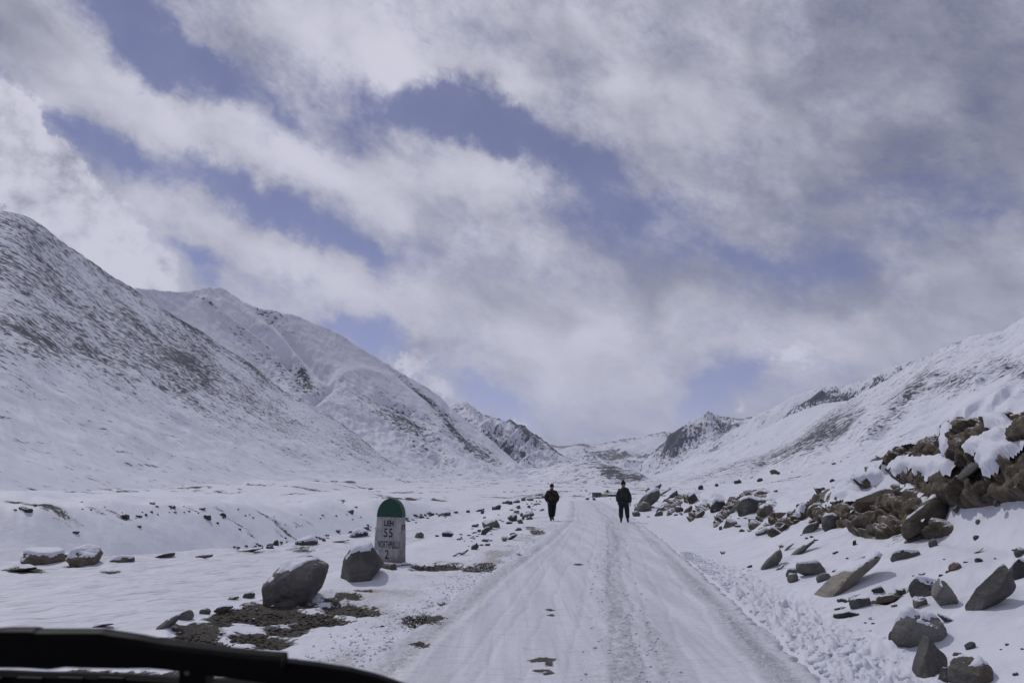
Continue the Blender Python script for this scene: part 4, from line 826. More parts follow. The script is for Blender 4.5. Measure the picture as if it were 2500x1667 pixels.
mountain('great wind-scoured mountain slope on the left', [(-320, 640), (-200, 560), (-100, 525), (0, 517), (25, 519), (49, 524), (80, 536), (103, 551), (162, 598), (221, 637), (275, 676), (324, 703), (372, 736), (422, 770), (491, 809), (565, 858), (619, 893), (637, 908), (694, 955), (756, 982), (809, 1017), (859, 1051), (897, 1082), (935, 1116), (980, 1142), (1040, 1162), (1100, 1176)],
         [(-320, 600), (0, 700), (324, 850), (637, 1000), (935, 1100), (1100, 1000)], [(-320, 150), (0, 185), (324, 260), (637, 400), (935, 650), (1100, 850)], 1.5,
         lambda v, px: .30 * v + .70 * v ** 1.9, MM1,
         lambda px, py, v, X, Y, Z, g: .15 + .34 * sst(v, .30, .68) * (.85 + 1.0 * nz(X, Y, 60, 3)) * (1 - .55 * sst(px, 480, 860)) + .30 * gs(px, py, 90, 830, 90, 30, 30) + .10 * gs(px, py, 420, 880, 150, 60, 30) + .16 * gs(px, py, 880, 1080, 60, 40, 40) + .12 * gs(px, py, 40, 920, 100, 26, 35) + .12 * sst(v, .93, 1) * sst(px, 100, 300)
            + .42 * np.clip(1 - np.abs(pn2(X / 60, Z / 7, 13)) * 8, 0, 1) * sst(v, .55, .2) * sst(nz(X, Y, 60, 31), 0, .3), 17, (70, .35), .8, (760, 300), 61, shear=1.1)
# ------------------------------------------------------------------ eroded earth cliff and rocky ribs of the roadside bank
def worley(p, seed):
    i0 = np.floor(p).astype(np.int64); fc = np.zeros(len(p)); b1 = np.full(len(p), 9.); b2 = np.full(len(p), 9.); idv = np.zeros(len(p))
    def hh(c, k):
        n = (c[:, 0] * 374761393 + c[:, 1] * 668265263 + c[:, 2] * 1440662683 + (seed * 31 + k) * 97531) & 0xffffffff
        n = ((n ^ (n >> 13)) * 1274126177) & 0xffffffff; n = ((n ^ (n >> 16)) * 2246822519) & 0xffffffff; return ((n ^ (n >> 15)) & 0xffff) / 65535.0
    for dx in (-1, 0, 1):
        for dy in (-1, 0, 1):
            for dz in (-1, 0, 1):
                c = i0 + np.array([dx, dy, dz]); q = c + np.stack([hh(c, 1), hh(c, 2), hh(c, 3)], -1); d = np.linalg.norm(p - q, axis=1)
                nb = d < b1; gx = (p - q); gr = np.stack([hh(c, 5), hh(c, 6), hh(c, 7)], -1) * 2 - 1; fc = np.where(nb, (gx * gr).sum(1), fc); b2 = np.where(nb, b1, np.minimum(b2, d)); idv = np.where(nb, hh(c, 4), idv); b1 = np.where(nb, d, b1)
    return b1, b2, idv, fc
def outcrop(label, y0, y1, d0, d1, n, maskfn, amp, lump, seed, mat, name, capamt, capthick, reach=.5, cat='cliff'):
    ys = y0 * (y1 / y0) ** np.linspace(0, 1, n[0]); ds = np.linspace(d0, d1, n[1]); Yg, Dg = np.meshgrid(ys, ds, indexing='ij')
    Xg = xc(Yg) + Dg; Zg = H(Xg, Yg)
    V = np.stack([Xg, Yg, Zg], -1).reshape(-1, 3)
    i = np.arange(len(V)).reshape(n); Fq = np.stack([i[:-1, :-1], i[1:, :-1], i[1:, 1:], i[:-1, 1:]], -1).reshape(-1, 4)
    N = vnorm(V, Fq[:, ::-1]); N[:, 2] = np.abs(N[:, 2])
    out = N * .6 + np.array([-.75, -.35, .15]); out /= np.linalg.norm(out, axis=1, keepdims=True)
    px, py = project(V[:, 0], V[:, 1], V[:, 2]); m = maskfn(px, py, V)
    body = np.clip(m, -1, 1)
    rg = 1 - np.abs(fbm3(V / lump, 3, seed)) * 2.2
    cell = fbm3(V / (lump * .45), 4, seed + 3, .6)
    # strata that dip toward the road
    st = fbm3(V @ np.array([[1, .2, .5], [.2, 1, .1], [.3, .1, 2.6]]) / lump, 3, seed + 8)
    Vw = V + .25 * lump * np.stack([fbm3(V / lump, 3, seed + 31), fbm3(V / lump, 3, seed + 32), fbm3(V / lump, 3, seed + 33)], -1)
    a1, a2, ai, af = worley(Vw / (lump * .62) * np.array([1, 1, 1.5]), seed); c1, c2, ci, cf = worley(Vw / (lump * .24) * np.array([1, 1, 1.3]), seed + 5)
    blocks = (ai - .45) * 1.5 + 1.7 * af - .8 * (1 - sst(a2 - a1, 0, .10)) + .5 * (ci - .5) + .7 * cf - .25 * (1 - sst(c2 - c1, 0, .14))
    disp = np.where(body > 0, sst(body, 0, .35) * (amp * (.35 + .15 * rg + .22 * cell + .25 * st + (.58 if name == 'earth_cliff' else .75) * blocks) + .10) + body * reach, np.maximum(body, -.4) * .6 - .03)
    base_ = np.where(body > 0, sst(body, 0, .35) * (amp * (.62 + .5 * fbm3(V / (lump * 1.3), 3, seed + 40)) + .10) + body * reach, np.maximum(body, -.4) * .6 - .03); W = V + out * disp[:, None]; WB = V + out * base_[:, None]; NB = vnorm(WB, Fq[:, ::-1]); NB[:, 2] = np.abs(NB[:, 2])
    tri = np.concatenate([Fq[:, [0, 2, 1]], Fq[:, [0, 3, 2]]])
    ok = (m[tri] > -.5).any(axis=1); tri = tri[ok]; idx = np.unique(tri); mp = -np.ones(len(V), int); mp[idx] = np.arange(len(idx)); W = W[idx]; WB = WB[idx]; NB = NB[idx]; V0 = V[idx]; tri = mp[tri]
    W = W.copy(); o = link(name, arr_mesh(name, W, tri, mat), label=label, category=cat)
    N2 = vnorm(W, tri); pz = fbm3(V0 / (lump * 1.3), 3, seed + 20)
    qx, qy = project(V0[:, 0], V0[:, 1], V0[:, 2]); sn = np.zeros(len(W))
    for (cx, cy, rx, ry, ro) in SNOWPX: sn = np.maximum(sn, gs(qx, qy, cx, cy, rx * 1.2, ry * 1.3, ro))
    mm = np.clip(NB[:, 2], 0, 1) * .75 + .75 * pz + sn * 1.35 - capamt; sm_ = sst(mm, 0, .3)
    t = np.where(mm > 0, capthick * sm_ * (1 + .4 * pz), np.maximum(mm, -.3) * .1 - .004)
    keep = (mm[tri] > -.08).any(axis=1); W2 = WB + (np.array([-.3, -.2, .8]) * .5 + NB * .5) * t[:, None] * 1.5 + np.array([-.3, -.2, .6]) * (.03 + .05 * fbm3(V0 / .8, 2, seed + 77))[:, None]
    k = tri[keep]; idx = np.unique(k); mp = -np.ones(len(W), int); mp[idx] = np.arange(len(idx))
    l = islands(k, len(W)); u_, c_ = np.unique(l, return_counts=True); small = []
    for a_, n_ in zip(u_, c_):
        kk = k[l == a_]
        if n_ < 260: small.append(kk); continue
        idx = np.unique(kk); mp = -np.ones(len(W), int); mp[idx] = np.arange(len(idx)); link('snow_patch', arr_mesh('snow_patch', W2[idx], mp[kk], M_CAP), o)
    if small:
        kk = np.concatenate(small); idx = np.unique(kk); mp = -np.ones(len(W), int); mp[idx] = np.arange(len(idx)); link('snow_crust', arr_mesh('snow_crust', W2[idx], mp[kk], M_CAP), o, kind='stuff')
    return o
SNOWPX = [(2120, 1188, 80, 12, -24), (2190, 1172, 70, 14, -22), (2150, 1150, 50, 10, -40), (2345, 1110, 14, 40, 15), (2350, 1150, 14, 26, -20), (2300, 1150, 36, 10, -30), (2450, 1098, 60, 14, -20), (2480, 1122, 50, 14, -25), (2465, 1150, 30, 12, -60), (2085, 1210, 26, 8, -30), (2470, 1048, 30, 10, 15), (1715, 1218, 30, 8, 20), (1760, 1205, 30, 8, 10)]
def cliff_mask(px, py, V):
    m = np.full(px.shape, -.6)
    for (cx, cy, rx, ry, s) in [(2040, 1180, 60, 55, 1.1), (2065, 1250, 90, 45, 1.2), (2110, 1150, 70, 45, 1.0), (2150, 1265, 110, 55, 1.3), (2200, 1120, 80, 50, 1.0), (2260, 1150, 90, 50, 1.1), (2230, 1240, 70, 60, 1.2),
                                (2380, 1090, 75, 65, 1.4), (2370, 1190, 130, 55, 1.3), (2460, 1170, 90, 60, 1.2), (2470, 1080, 70, 50, 1.0), (2270, 1290, 70, 30, .9), (2300, 1105, 70, 30, .9), (2440, 1130, 110, 50, 1.1), (2540, 1120, 120, 120, 1.2), (2660, 1130, 150, 120, 1.1), (2820, 1120, 150, 110, .9), (2960, 1110, 120, 80, .6)]:
        m = np.maximum(m, s * (1 - ((px - cx) / rx) ** 2 - ((py - cy) / ry) ** 2))
    return m + .28 * fbm3(V / .5, 4, 5) - .12
outcrop('eroded brown earth cliff with embedded boulders above the right slope', 7.0, 30, 4.8, 9.6, (380, 190), cliff_mask, .19, .9, 3, M_EARTH, 'earth_cliff', 1.0, .08, .18)
def ribs(px, py, V):
    m = np.full(px.shape, -.5)
    for (cx, cy, rx, ry, rot, s) in [(1575, 1215, 36, 16, -48, .8), (1615, 1210, 40, 8, -45, .8), (1640, 1225, 34, 8, -48, .7), (1662, 1215, 26, 6, -40, .6), (1690, 1215, 22, 14, -40, .8), (1745, 1228, 22, 18, -30, .9), (1790, 1238, 40, 9, -45, .8),
                                     (1840, 1225, 50, 24, -15, 1.0), (1875, 1240, 26, 18, -40, .8), (1720, 1245, 30, 5, -45, .7), (1700, 1255, 30, 5, -50, .6), (1770, 1262, 40, 5, -45, .6), (1650, 1240, 30, 5, -45, .6), (1895, 1270, 36, 5, -38, .6),
                                     (1915, 1290, 46, 5, -32, .6), (1965, 1255, 40, 10, -38, .8), (1935, 1345, 60, 9, -38, .8), (1885, 1362, 26, 10, -55, .7), (1850, 1280, 30, 4, -40, .5), (1995, 1290, 40, 8, -45, .7), (1965, 1320, 36, 5, -40, .5)]:
        c, s_ = math.cos(R(rot)), math.sin(R(rot)); u = ((px - cx) * c + (py - cy) * s_) / rx; w = (-(px - cx) * s_ + (py - cy) * c) / ry
        m = np.maximum(m, s * (1 - u * u - w * w))
    return m + .42 * fbm3(V / .4, 4, 15) - .10
outcrop('low dark rocky bank with slanting ribs beside the road, right of the man in green', 21, 66, 2.9, 9.2, (420, 150), ribs, .13, .7, 13, M_EARTH, 'rocky_bank', .86, .09, .22, 'rocky bank')

for r_ in ROCKS:
    px, py, w, h, kind, mat, cap, tilt, lab, kw = r_; ow = .34 if 2010 < px < 2440 and 1080 < py < 1300 and float(cliff_mask(np.array([px]), np.array([py - h * .4]), np.array([[0., 0, 0]]))[0]) > .25 else 0; rock(px, py, w, h, kind, mat, cap, tilt, lab, None, outw=ow, **kw)

# smaller stones nobody could tell apart: individuals that share meshes, grouped by where they lie
_var = {}; TINY = []
def variant(k, mat):
    if (k, mat) not in _var:
        kind = ('ang', 'round', 'slab', 'ang', 'point', 'ang')[k % 6]; V, Fc = rock_verts(300 + k, kind, ((1, .8, .62), (1, .8, .7), (1, .7, .34), (1, .75, .8), (.8, .7, .95), (1, .6, .5))[k % 6], 0, 3)
        V[:, 2] += -V[:, 2].min() - .12
        _var[(k, mat)] = (arr_mesh('rock', V, Fc, MATS[mat]), cap_mesh('snow_cap', V, Fc, .55, .10, k, M_CAP))
    return _var[(k, mat)]
def scatter(n, px0, px1, pyf, size, mats, label, group, seed, capp=.45):
    rs = np.random.RandomState(seed); c = 0; tries = 0
    while c < n and tries < n * 6:
        tries += 1; px = rs.uniform(px0, px1); py = pyf(px, rs)
        p = hit(px, py)
        if p is None: continue
        if abs(p.x - xc(p.y)) < rw(p.y) + .25: continue
        w = size[0] * (size[1] / size[0]) ** (rs.rand() ** 1.6); S = w * (p - Vector((0, 0, HC))).length / F
        if w < size[0] * 2.0 or (n > 50 and rs.rand() < .45): TINY.append((p.x, p.y, p.z - S * .1, S)); c += 1; continue
        me, cp = variant(rs.randint(6), mats[rs.randint(len(mats))]); o = link('rock', me, label=label, category='rock', group=group)
        o.location = p; o.scale = (S, S, S * rs.uniform(.6, 1.1)); o.rotation_euler = (rs.uniform(-.3, .3), rs.uniform(-.5, .1), rs.uniform(0, 6.28))
        if cp and rs.rand() < capp: link('snow_cap', cp, o)
        c += 1
U = lambda a, b: (lambda px, rs: rs.uniform(a, b))
def along(pts, sp):
    x, y = spl(pts); return lambda px, rs: np.interp(px, x, y) + rs.normal() * sp
scatter(56, 1560, 2000, along([(1560, 1240), (1700, 1250), (1900, 1285), (2000, 1330)], 10), (6, 15), 'dgb', 'small stone lying on the snow at the foot of the low rocky bank', 'stones below the low rocky bank', 1, .3)
scatter(60, 1640, 2300, along([(1640, 1178), (1800, 1158), (1900, 1140), (2050, 1118), (2170, 1088), (2300, 1062)], 5), (5, 13), 'dbb', 'small dark stone in the row along the far edge of the snow bench', 'stones along the snow bench', 2, .3)
scatter(30, 2260, 2500, along([(2260, 1075), (2350, 1055), (2420, 1045), (2500, 1035)], 9), (8, 22), 'rrb', 'small reddish stone on the brown earth of the skyline', 'reddish skyline stones', 3, .3)
scatter(75, 560, 1100, along([(560, 1344), (620, 1336), (750, 1318), (850, 1300), (950, 1275), (1100, 1254)], 5), (6, 15), 'dgb', 'small stone poking from the snow along the near gully edge', 'stones along the gully edge', 4, .6)
scatter(80, 1120, 1345, along([(1120, 1320), (1200, 1290), (1260, 1262), (1300, 1240), (1345, 1218)], 14), (5, 13), 'dgg', 'small stone in the scree on the left verge behind the man in black', 'stones on the left verge', 5, .4)
scatter(70, 2050, 2500, U(1330, 1640), (6, 15), 'ddg', 'small stone dotted on the near right snow slope', 'stones on the near right slope', 6, .2)
scatter(46, 20, 900, along([(20, 1232), (170, 1240), (340, 1262), (430, 1246), (700, 1275), (900, 1248)], 8), (4, 10), 'dd', 'small dark stone along the far gully bank', 'stones on the far gully bank', 7, .3)
scatter(18, 380, 900, along([(380, 1555), (500, 1512), (640, 1478), (760, 1490), (900, 1480)], 12), (6, 14), 'gbd', 'small stone on the bare dirt of the left shoulder', 'stones on the dirt shoulder', 8, .05)
scatter(16, 1400, 1640, U(1196, 1222), (4, 11), 'dg', 'small stone beyond the crest of the road', 'stones beyond the road crest', 9, .3)

def late_stones(): crumbs('small_stones', 'scattered stones too small to pick apart', [t[:3] for t in TINY], [t[3] * .9 for t in TINY], M_DARK, 8, 2, .6)
# gravel on the bare dirt, crumbs of snow: too many to count, real pieces in one mesh each
def crumbs(name, label, pts, sizes, mat, seed, sub=1, flat=.7):
    P, Fc = ico(sub); rs = np.random.RandomState(seed); VV = []; FF = []; k = 0
    for (x, y, z), s in zip(pts, sizes):
        q = P * (1 + .35 * rs.uniform(-1, 1, (len(P), 1))) * np.array([s * rs.uniform(.7, 1.3), s * rs.uniform(.7, 1.2), s * flat]) * .5
        a = rs.uniform(0, 6.28); c, n_ = math.cos(a), math.sin(a); q = np.stack([q[:, 0] * c - q[:, 1] * n_, q[:, 0] * n_ + q[:, 1] * c, q[:, 2]], -1)
        VV.append(q + (x, y, z + s * flat * .25)); FF.append(Fc + k); k += len(P)
    o = link(name, arr_mesh(name, np.concatenate(VV), np.concatenate(FF), mat, smooth=False), kind='stuff', label=label); return o
M_GRAVEL = mat_plain('gravel', (.10, .088, .075, 1), .9, .7, 9, .002)
rs = np.random.RandomState(5); pts = []; sz = []
for (cx, cy, rx, ry, s) in world_patches(DIRT[:38]):
    if cy > 50: continue
    n = int(min(330, 90 + rx * ry * 220))
    for _ in range(n):
        x = cx + rs.normal() * rx * .62; y = cy + rs.normal() * ry * .62; x += (y - cy) * cx / max(cy, 1)
        if abs(x - xc(y)) < rw(y) + .1: continue
        pts.append((x, y, float(H(x, y)) - .045)); sz.append(.012 + .055 * rs.rand() ** 3)
crumbs('gravel', 'loose gravel on the bare dirt of the left shoulder', pts, sz, M_GRAVEL, 3, 1)
pts = []; sz = []
for _ in range(4200):
    y = 6.5 + 16 * rs.rand() ** 1.3; o_ = rw(y) + .12 + abs(rs.normal()) * .40 * np.interp(y, [6, 12, 22], [1.2, 1, .35]); x = xc(y) + o_
    pts.append((x, y, float(H(x, y)) + .01)); sz.append(.02 + .085 * rs.rand() ** 3.2 * np.interp(y, [6, 14, 22], [1, .8, .4]))
for _ in range(2600):
    y = 6.5 + 38 * rs.rand() ** 1.6; x = xc(y) + .42 + rs.normal() * .2 + .25 * float(pn2(y * .12, 0., 12))
    pts.append((x, y, .012)); sz.append(.012 + .04 * rs.rand() ** 4)
for _ in range(2600):
    y = 7 + 30 * rs.rand() ** 1.5; x = xc(y) - rw(y) - .05 - abs(rs.normal()) * .5
    pts.append((x, y, float(H(x, y)) + .0)); sz.append(.012 + .035 * rs.rand() ** 3)
crumbs('snow_crumbs', 'loose crumbs of snow thrown up along the ruts', pts, sz, M_CAP, 4, 1)

late_stones()
# snow clods big enough to pick out
CL = [(1945, 1589, 32, 15, 'angular snow clod nearest the road, middle of the three'), (2018, 1561, 34, 13, 'blocky flat snow clod farthest up the berm'), (1992, 1620, 46, 20, 'largest flat slab of snow on the berm'),
      (2062, 1568, 28, 12, 'rounded snow clod right of the blocky flat one'), (2104, 1586, 17, 10, 'small snow clod alone on the right of the berm'), (2070, 1602, 42, 27, 'big upright snow lump in the middle of the berm'),
      (2104, 1640, 34, 26, 'round snow lump low on the right of the berm'), (2050, 1642, 22, 12, 'small snow clod between the slab and the round lump'), (2008, 1634, 24, 15, 'snow clod touching the front of the largest slab'),
      (1973, 1600, 26, 13, 'snow clod behind the largest slab'), (2149, 1622, 17, 11, 'small snow clod farthest right at the berm'), (1916, 1486, 22, 24, 'upright ragged snow lump beside the road, alone'),
      (1976, 1547, 13, 7, 'tiny snow clod highest along the berm'), (2125, 1612, 60, 9, 'long thin sheet of broken snow crust'), (1900, 1540, 40, 10, 'low row of crushed snow on the road edge')]
for i, (px, py, w, h, lab) in enumerate(CL):
    p = hit(px, py); mm = (p - Vector((0, 0, HC))).length / F
    V, Fc = rock_verts(700 + i, 'ang' if i % 3 else 'slab', (w * mm, w * mm * .8, h * mm * 1.15), (i * 7 % 11) - 5, 3, i * 40); V[:, 2] += -V[:, 2].min() - h * mm * .18
    o = link('snow_clod', arr_mesh('snow_clod', V, Fc, M_CAP), label=lab, category='snow clod'); o.location = p

# dry grass on the left verge and at the bank foot
M_GRASS = mat_plain('dry_grass', (.23, .19, .12, 1), .8, .4, 30)
def tuft(px, py, hgt, n, lab, seed):
    p = hit(px, py); rs = np.random.RandomState(seed); V = []; Fc = []
    for _ in range(n):
        a = rs.uniform(0, 6.28); r = rs.rand() * hgt * .25; b = np.array([math.cos(a) * r, math.sin(a) * r, -.02]); tip = b + np.array([math.cos(a) * hgt * rs.uniform(.2, .7), math.sin(a) * hgt * .4, hgt * rs.uniform(.5, 1)])
        w = np.array([.006, 0, 0]); k = len(V); m_ = (b + tip) / 2 + np.array([0, 0, hgt * .08]); V += [b - w, b + w, m_ + w * .7, m_ - w * .7, tip]; Fc += [[k, k + 1, k + 2], [k, k + 2, k + 3], [k + 3, k + 2, k + 4]]
    o = link('grass_tuft', arr_mesh('grass_tuft', np.array(V), np.array(Fc), M_GRASS), label=lab, category='grass tuft'); o.location = p
tuft(1231, 1321, .22, 60, 'dry grass tuft beside the snow-covered dark stone heap on the left verge', 1)
tuft(1268, 1358, .14, 30, 'sparse dry grass in the snow by the left rut', 2)
tuft(1907, 1336, .12, 30, 'dry grass on top of the leaning shard', 3)
tuft(1765, 1352, .12, 40, 'dry grass at the road edge on the right', 4)

# ------------------------------------------------------------------ milestone
def mat_paint():
    s = NT('weathered_whitewash'); P = s.obj(); sp = s.N('ShaderNodeSeparateXYZ'); s.L(P, sp.inputs[0])
    n = s.noise(P, 5, 6, .65); run = s.noise(s.scalev(P, 9, 9, .9), 1.0, 5, .6); chip = s.noise(P, 16, 5, .7)
    col = s.mix(s.sm(n, .35, .7), (.36, .35, .37, 1), (.25, .24, .26, 1)); col = s.mix(s.math('MULTIPLY', s.sm(run, .5, .72), .6), col, (.15, .135, .125, 1))
    low = s.math('MULTIPLY', s.sm(s.math('SUBTRACT', s.math('MULTIPLY', n, .7), sp.outputs[2]), -.12, .32), .8); col = s.mix(low, col, (.13, .11, .095, 1))
    ck = s.sm(chip, .66, .70); col = s.mix(ck, col, (.10, .095, .09, 1)); return s.out(col, .8, s.bump(s.math('SUBTRACT', n, s.math('MULTIPLY', ck, .6)), .01, .9), .15)
M_WHITE = mat_paint(); M_GREEN = mat_plain('green_paint', (.010, .058, .042, 1), .5, .45, 9, .003, .35); M_BLACK = mat_plain('black_paint', (.018, .018, .022, 1), .6, .3, 20, .001)
def milestone():
    t = 19.15; a, dy, dz = pxray(948, 1378); k = HC + 0; p = hit(948, 1381); root = bpy.data.objects.new('milestone', None); COL.objects.link(root)
    root['label'] = 'white stone milestone with rounded green top, lettered in black, by the left road edge'; root['category'] = 'milestone'
    m = (p - Vector((0, 0, HC))).length / F; Ht = 156 * m; w0, w1 = 73 * m, 64 * m; dp = .30
    root.location = (p.x, p.y + .12, p.z - .02); yaw = R(-14); root.rotation_euler = (0, R(1.2), yaw)
    spring = Ht * .68; band = Ht * .725
    def outline(z):   # half width of front at height z
        if z <= spring: return (w0 + (w1 - w0) * z / spring) / 2
        q = (z - spring) / (Ht - spring); return w1 / 2 * math.sqrt(max(0, 1 - q ** 2.3))
    def body(name, z0, z1, mat, grow=0):
        bm = bmesh.new(); zs = list(np.linspace(z0, z1, 26)); rows = []
        if z1 >= Ht: zs = [z0 + (z1 - z0) * math.sin(q * math.pi / 2) for q in np.linspace(0, 1, 30)]
        ring = []
        for z in zs:
            hw = max(outline(z), .004) + grow; hd = dp / 2 + grow - .02 * (z / Ht); b = min(.022, hw * .5)
            pts = [(-hw + b, -hd), (hw - b, -hd), (hw, -hd + b), (hw, hd - b), (hw - b, hd), (-hw + b, hd), (-hw, hd - b), (-hw, -hd + b)]
            ring.append([bm.verts.new((x + .004 * math.sin(z * 9 + x * 5), y + .003 * math.sin(z * 13 + i), z)) for i, (x, y) in enumerate(pts)])
        for r0, r1 in zip(ring[:-1], ring[1:]):
            for i in range(8): bm.faces.new((r0[i], r0[(i + 1) % 8], r1[(i + 1) % 8], r1[i]))
        bm.faces.new(ring[-1]); bm.faces.new(ring[0][::-1]); me = bpy.data.meshes.new(name); bm.to_mesh(me); bm.free(); me.materials.append(mat); return link(name, me, root)
    body('pillar', 0, band, M_WHITE); body('rounded_top', band, Ht, M_GREEN, .003)
    # foot of concrete with snow
    V, Fc = rock_verts(77, 'slab', (w0 * 1.6, dp * 3.2, .20), 0, 4); me = arr_mesh('footing', V + np.array([.05, -.05, .0]), Fc, M_WHITE); f = link('footing', me, root)
    c = cap_mesh('snow_cap', V + np.array([.05, -.05, .0]), Fc, .8, .03, 9, M_CAP)
    if c: link('snow_cap', c, f)
    def text(s, zc, height, width, side=False, bold=.012, xo=0):
        cu = bpy.data.curves.new('lettering', 'FONT'); cu.body = s; cu.align_x = 'CENTER'; cu.align_y = 'CENTER'; cu.size = 1; cu.offset = bold; cu.extrude = .004; cu.space_character = 1.08
        tmp = bpy.data.objects.new('tmp', cu); COL.objects.link(tmp); dg = bpy.context.evaluated_depsgraph_get(); me = bpy.data.meshes.new_from_object(tmp.evaluated_get(dg)); bpy.data.objects.remove(tmp)
        V = np.array([v.co[:] for v in me.vertices]); mn, mx = V.min(0), V.max(0); V = (V - (mn + mx) / 2); V[:, 0] *= width / (mx[0] - mn[0]); V[:, 1] *= height / (mx[1] - mn[1])
        hd = dp / 2 - .02 * (zc / Ht) + .0015
        if side: W = np.stack([np.full(len(V), outline(zc) + .003) + V[:, 2] * .5 - V[:, 1] * (w1 - w0) / spring * -.5 * -1, V[:, 0] + xo, V[:, 1] + zc], -1)
        else: W = np.stack([V[:, 0] + xo, -(hd + V[:, 2] * .5) + .02 * V[:, 1] / Ht, V[:, 1] + zc], -1)
        me.vertices.foreach_set('co', W.ravel()); me.update(); me.materials.clear(); me.materials.append(M_BLACK); link('lettering', me, root)
    px1 = m
    # baselines measured on the stone: each word's middle as a fraction of the height
    text('LEH', Ht * .635, 13 * px1, 23 * px1, bold=.03, xo=.5 * px1); text('55', Ht * .495, 20 * px1, 22 * px1, bold=.012, xo=0); text('NORTHPULLU', Ht * .325, 16.5 * px1, 53 * px1, bold=.008, xo=3 * px1); text('2', Ht * .185, 20 * px1, 9.5 * px1, bold=.012, xo=-1 * px1)
    text('55', Ht * .555, 19 * px1, .24, side=True, bold=.01, xo=-.02)
milestone()

# ------------------------------------------------------------------ the two men
def skin_mesh(name, pts, edges, radii, mat, sub=2, root=0):
    me = bpy.data.meshes.new(name); me.from_pydata([tuple(p) for p in pts], edges, []); o = bpy.data.objects.new(name, me); COL.objects.link(o)
    sk = o.modifiers.new('s', 'SKIN'); sk.use_smooth_shade = True
    for i, r in enumerate(radii):
        v = me.skin_vertices[0].data[i]; v.radius = r if isinstance(r, tuple) else (r, r); v.use_root = (i == root)
    ss = o.modifiers.new('u', 'SUBSURF'); ss.levels = sub; ss.render_levels = sub
    dg = bpy.context.evaluated_depsgraph_get(); m2 = bpy.data.meshes.new_from_object(o.evaluated_get(dg)); bpy.data.objects.remove(o)
    m2.materials.clear(); m2.materials.append(mat)
    for p in m2.polygons: p.use_smooth = True
    m2.name = name; return m2
M_SKIN = mat_plain('skin', (.22, .12, .08, 1), .55, .2, 20, .001); M_SHOE = mat_plain('boot_leather', (.012, .012, .013, 1), .5, .3, 20); M_HAT = mat_plain('knit_cap', (.012, .012, .016, 1), .95, .4, 60, .004)
def cloth(name, a, b, sc):
    s = NT(name); P = s.obj(); n = s.noise(P, sc, 4, .6); return s.out(s.mix(s.sm(n, .42, .6), a, b), .9, s.bump(s.noise(P, 9, 5, .6), .02, .8), .1)
M_CAMO = cloth('dark_camouflage', (.012, .013, .016, 1), (.045, .036, .026, 1), 9); M_NAVY = cloth('dark_trousers', (.012, .014, .019, 1), (.024, .026, .032, 1), 6)
M_OLIVE = cloth('grey_green_jacket', (.022, .029, .029, 1), (.04, .046, .04, 1), 3); M_TROU = cloth('blue_grey_camouflage_trousers', (.014, .020, .026, 1), (.036, .038, .038, 1), 7)
def ellipsoid(name, c, r, mat, n=3, fn=None):
    P, Fc = ico(n); V = P * np.array(r); V = fn(V, P) if fn else V; return arr_mesh(name, V + np.array(c), Fc, mat)
def join_v(parts):
    VV = []; FF = []; k = 0
    for V, Fc in parts: VV.append(V); FF.append(Fc + k); k += len(V)
    return np.concatenate(VV), np.concatenate(FF)
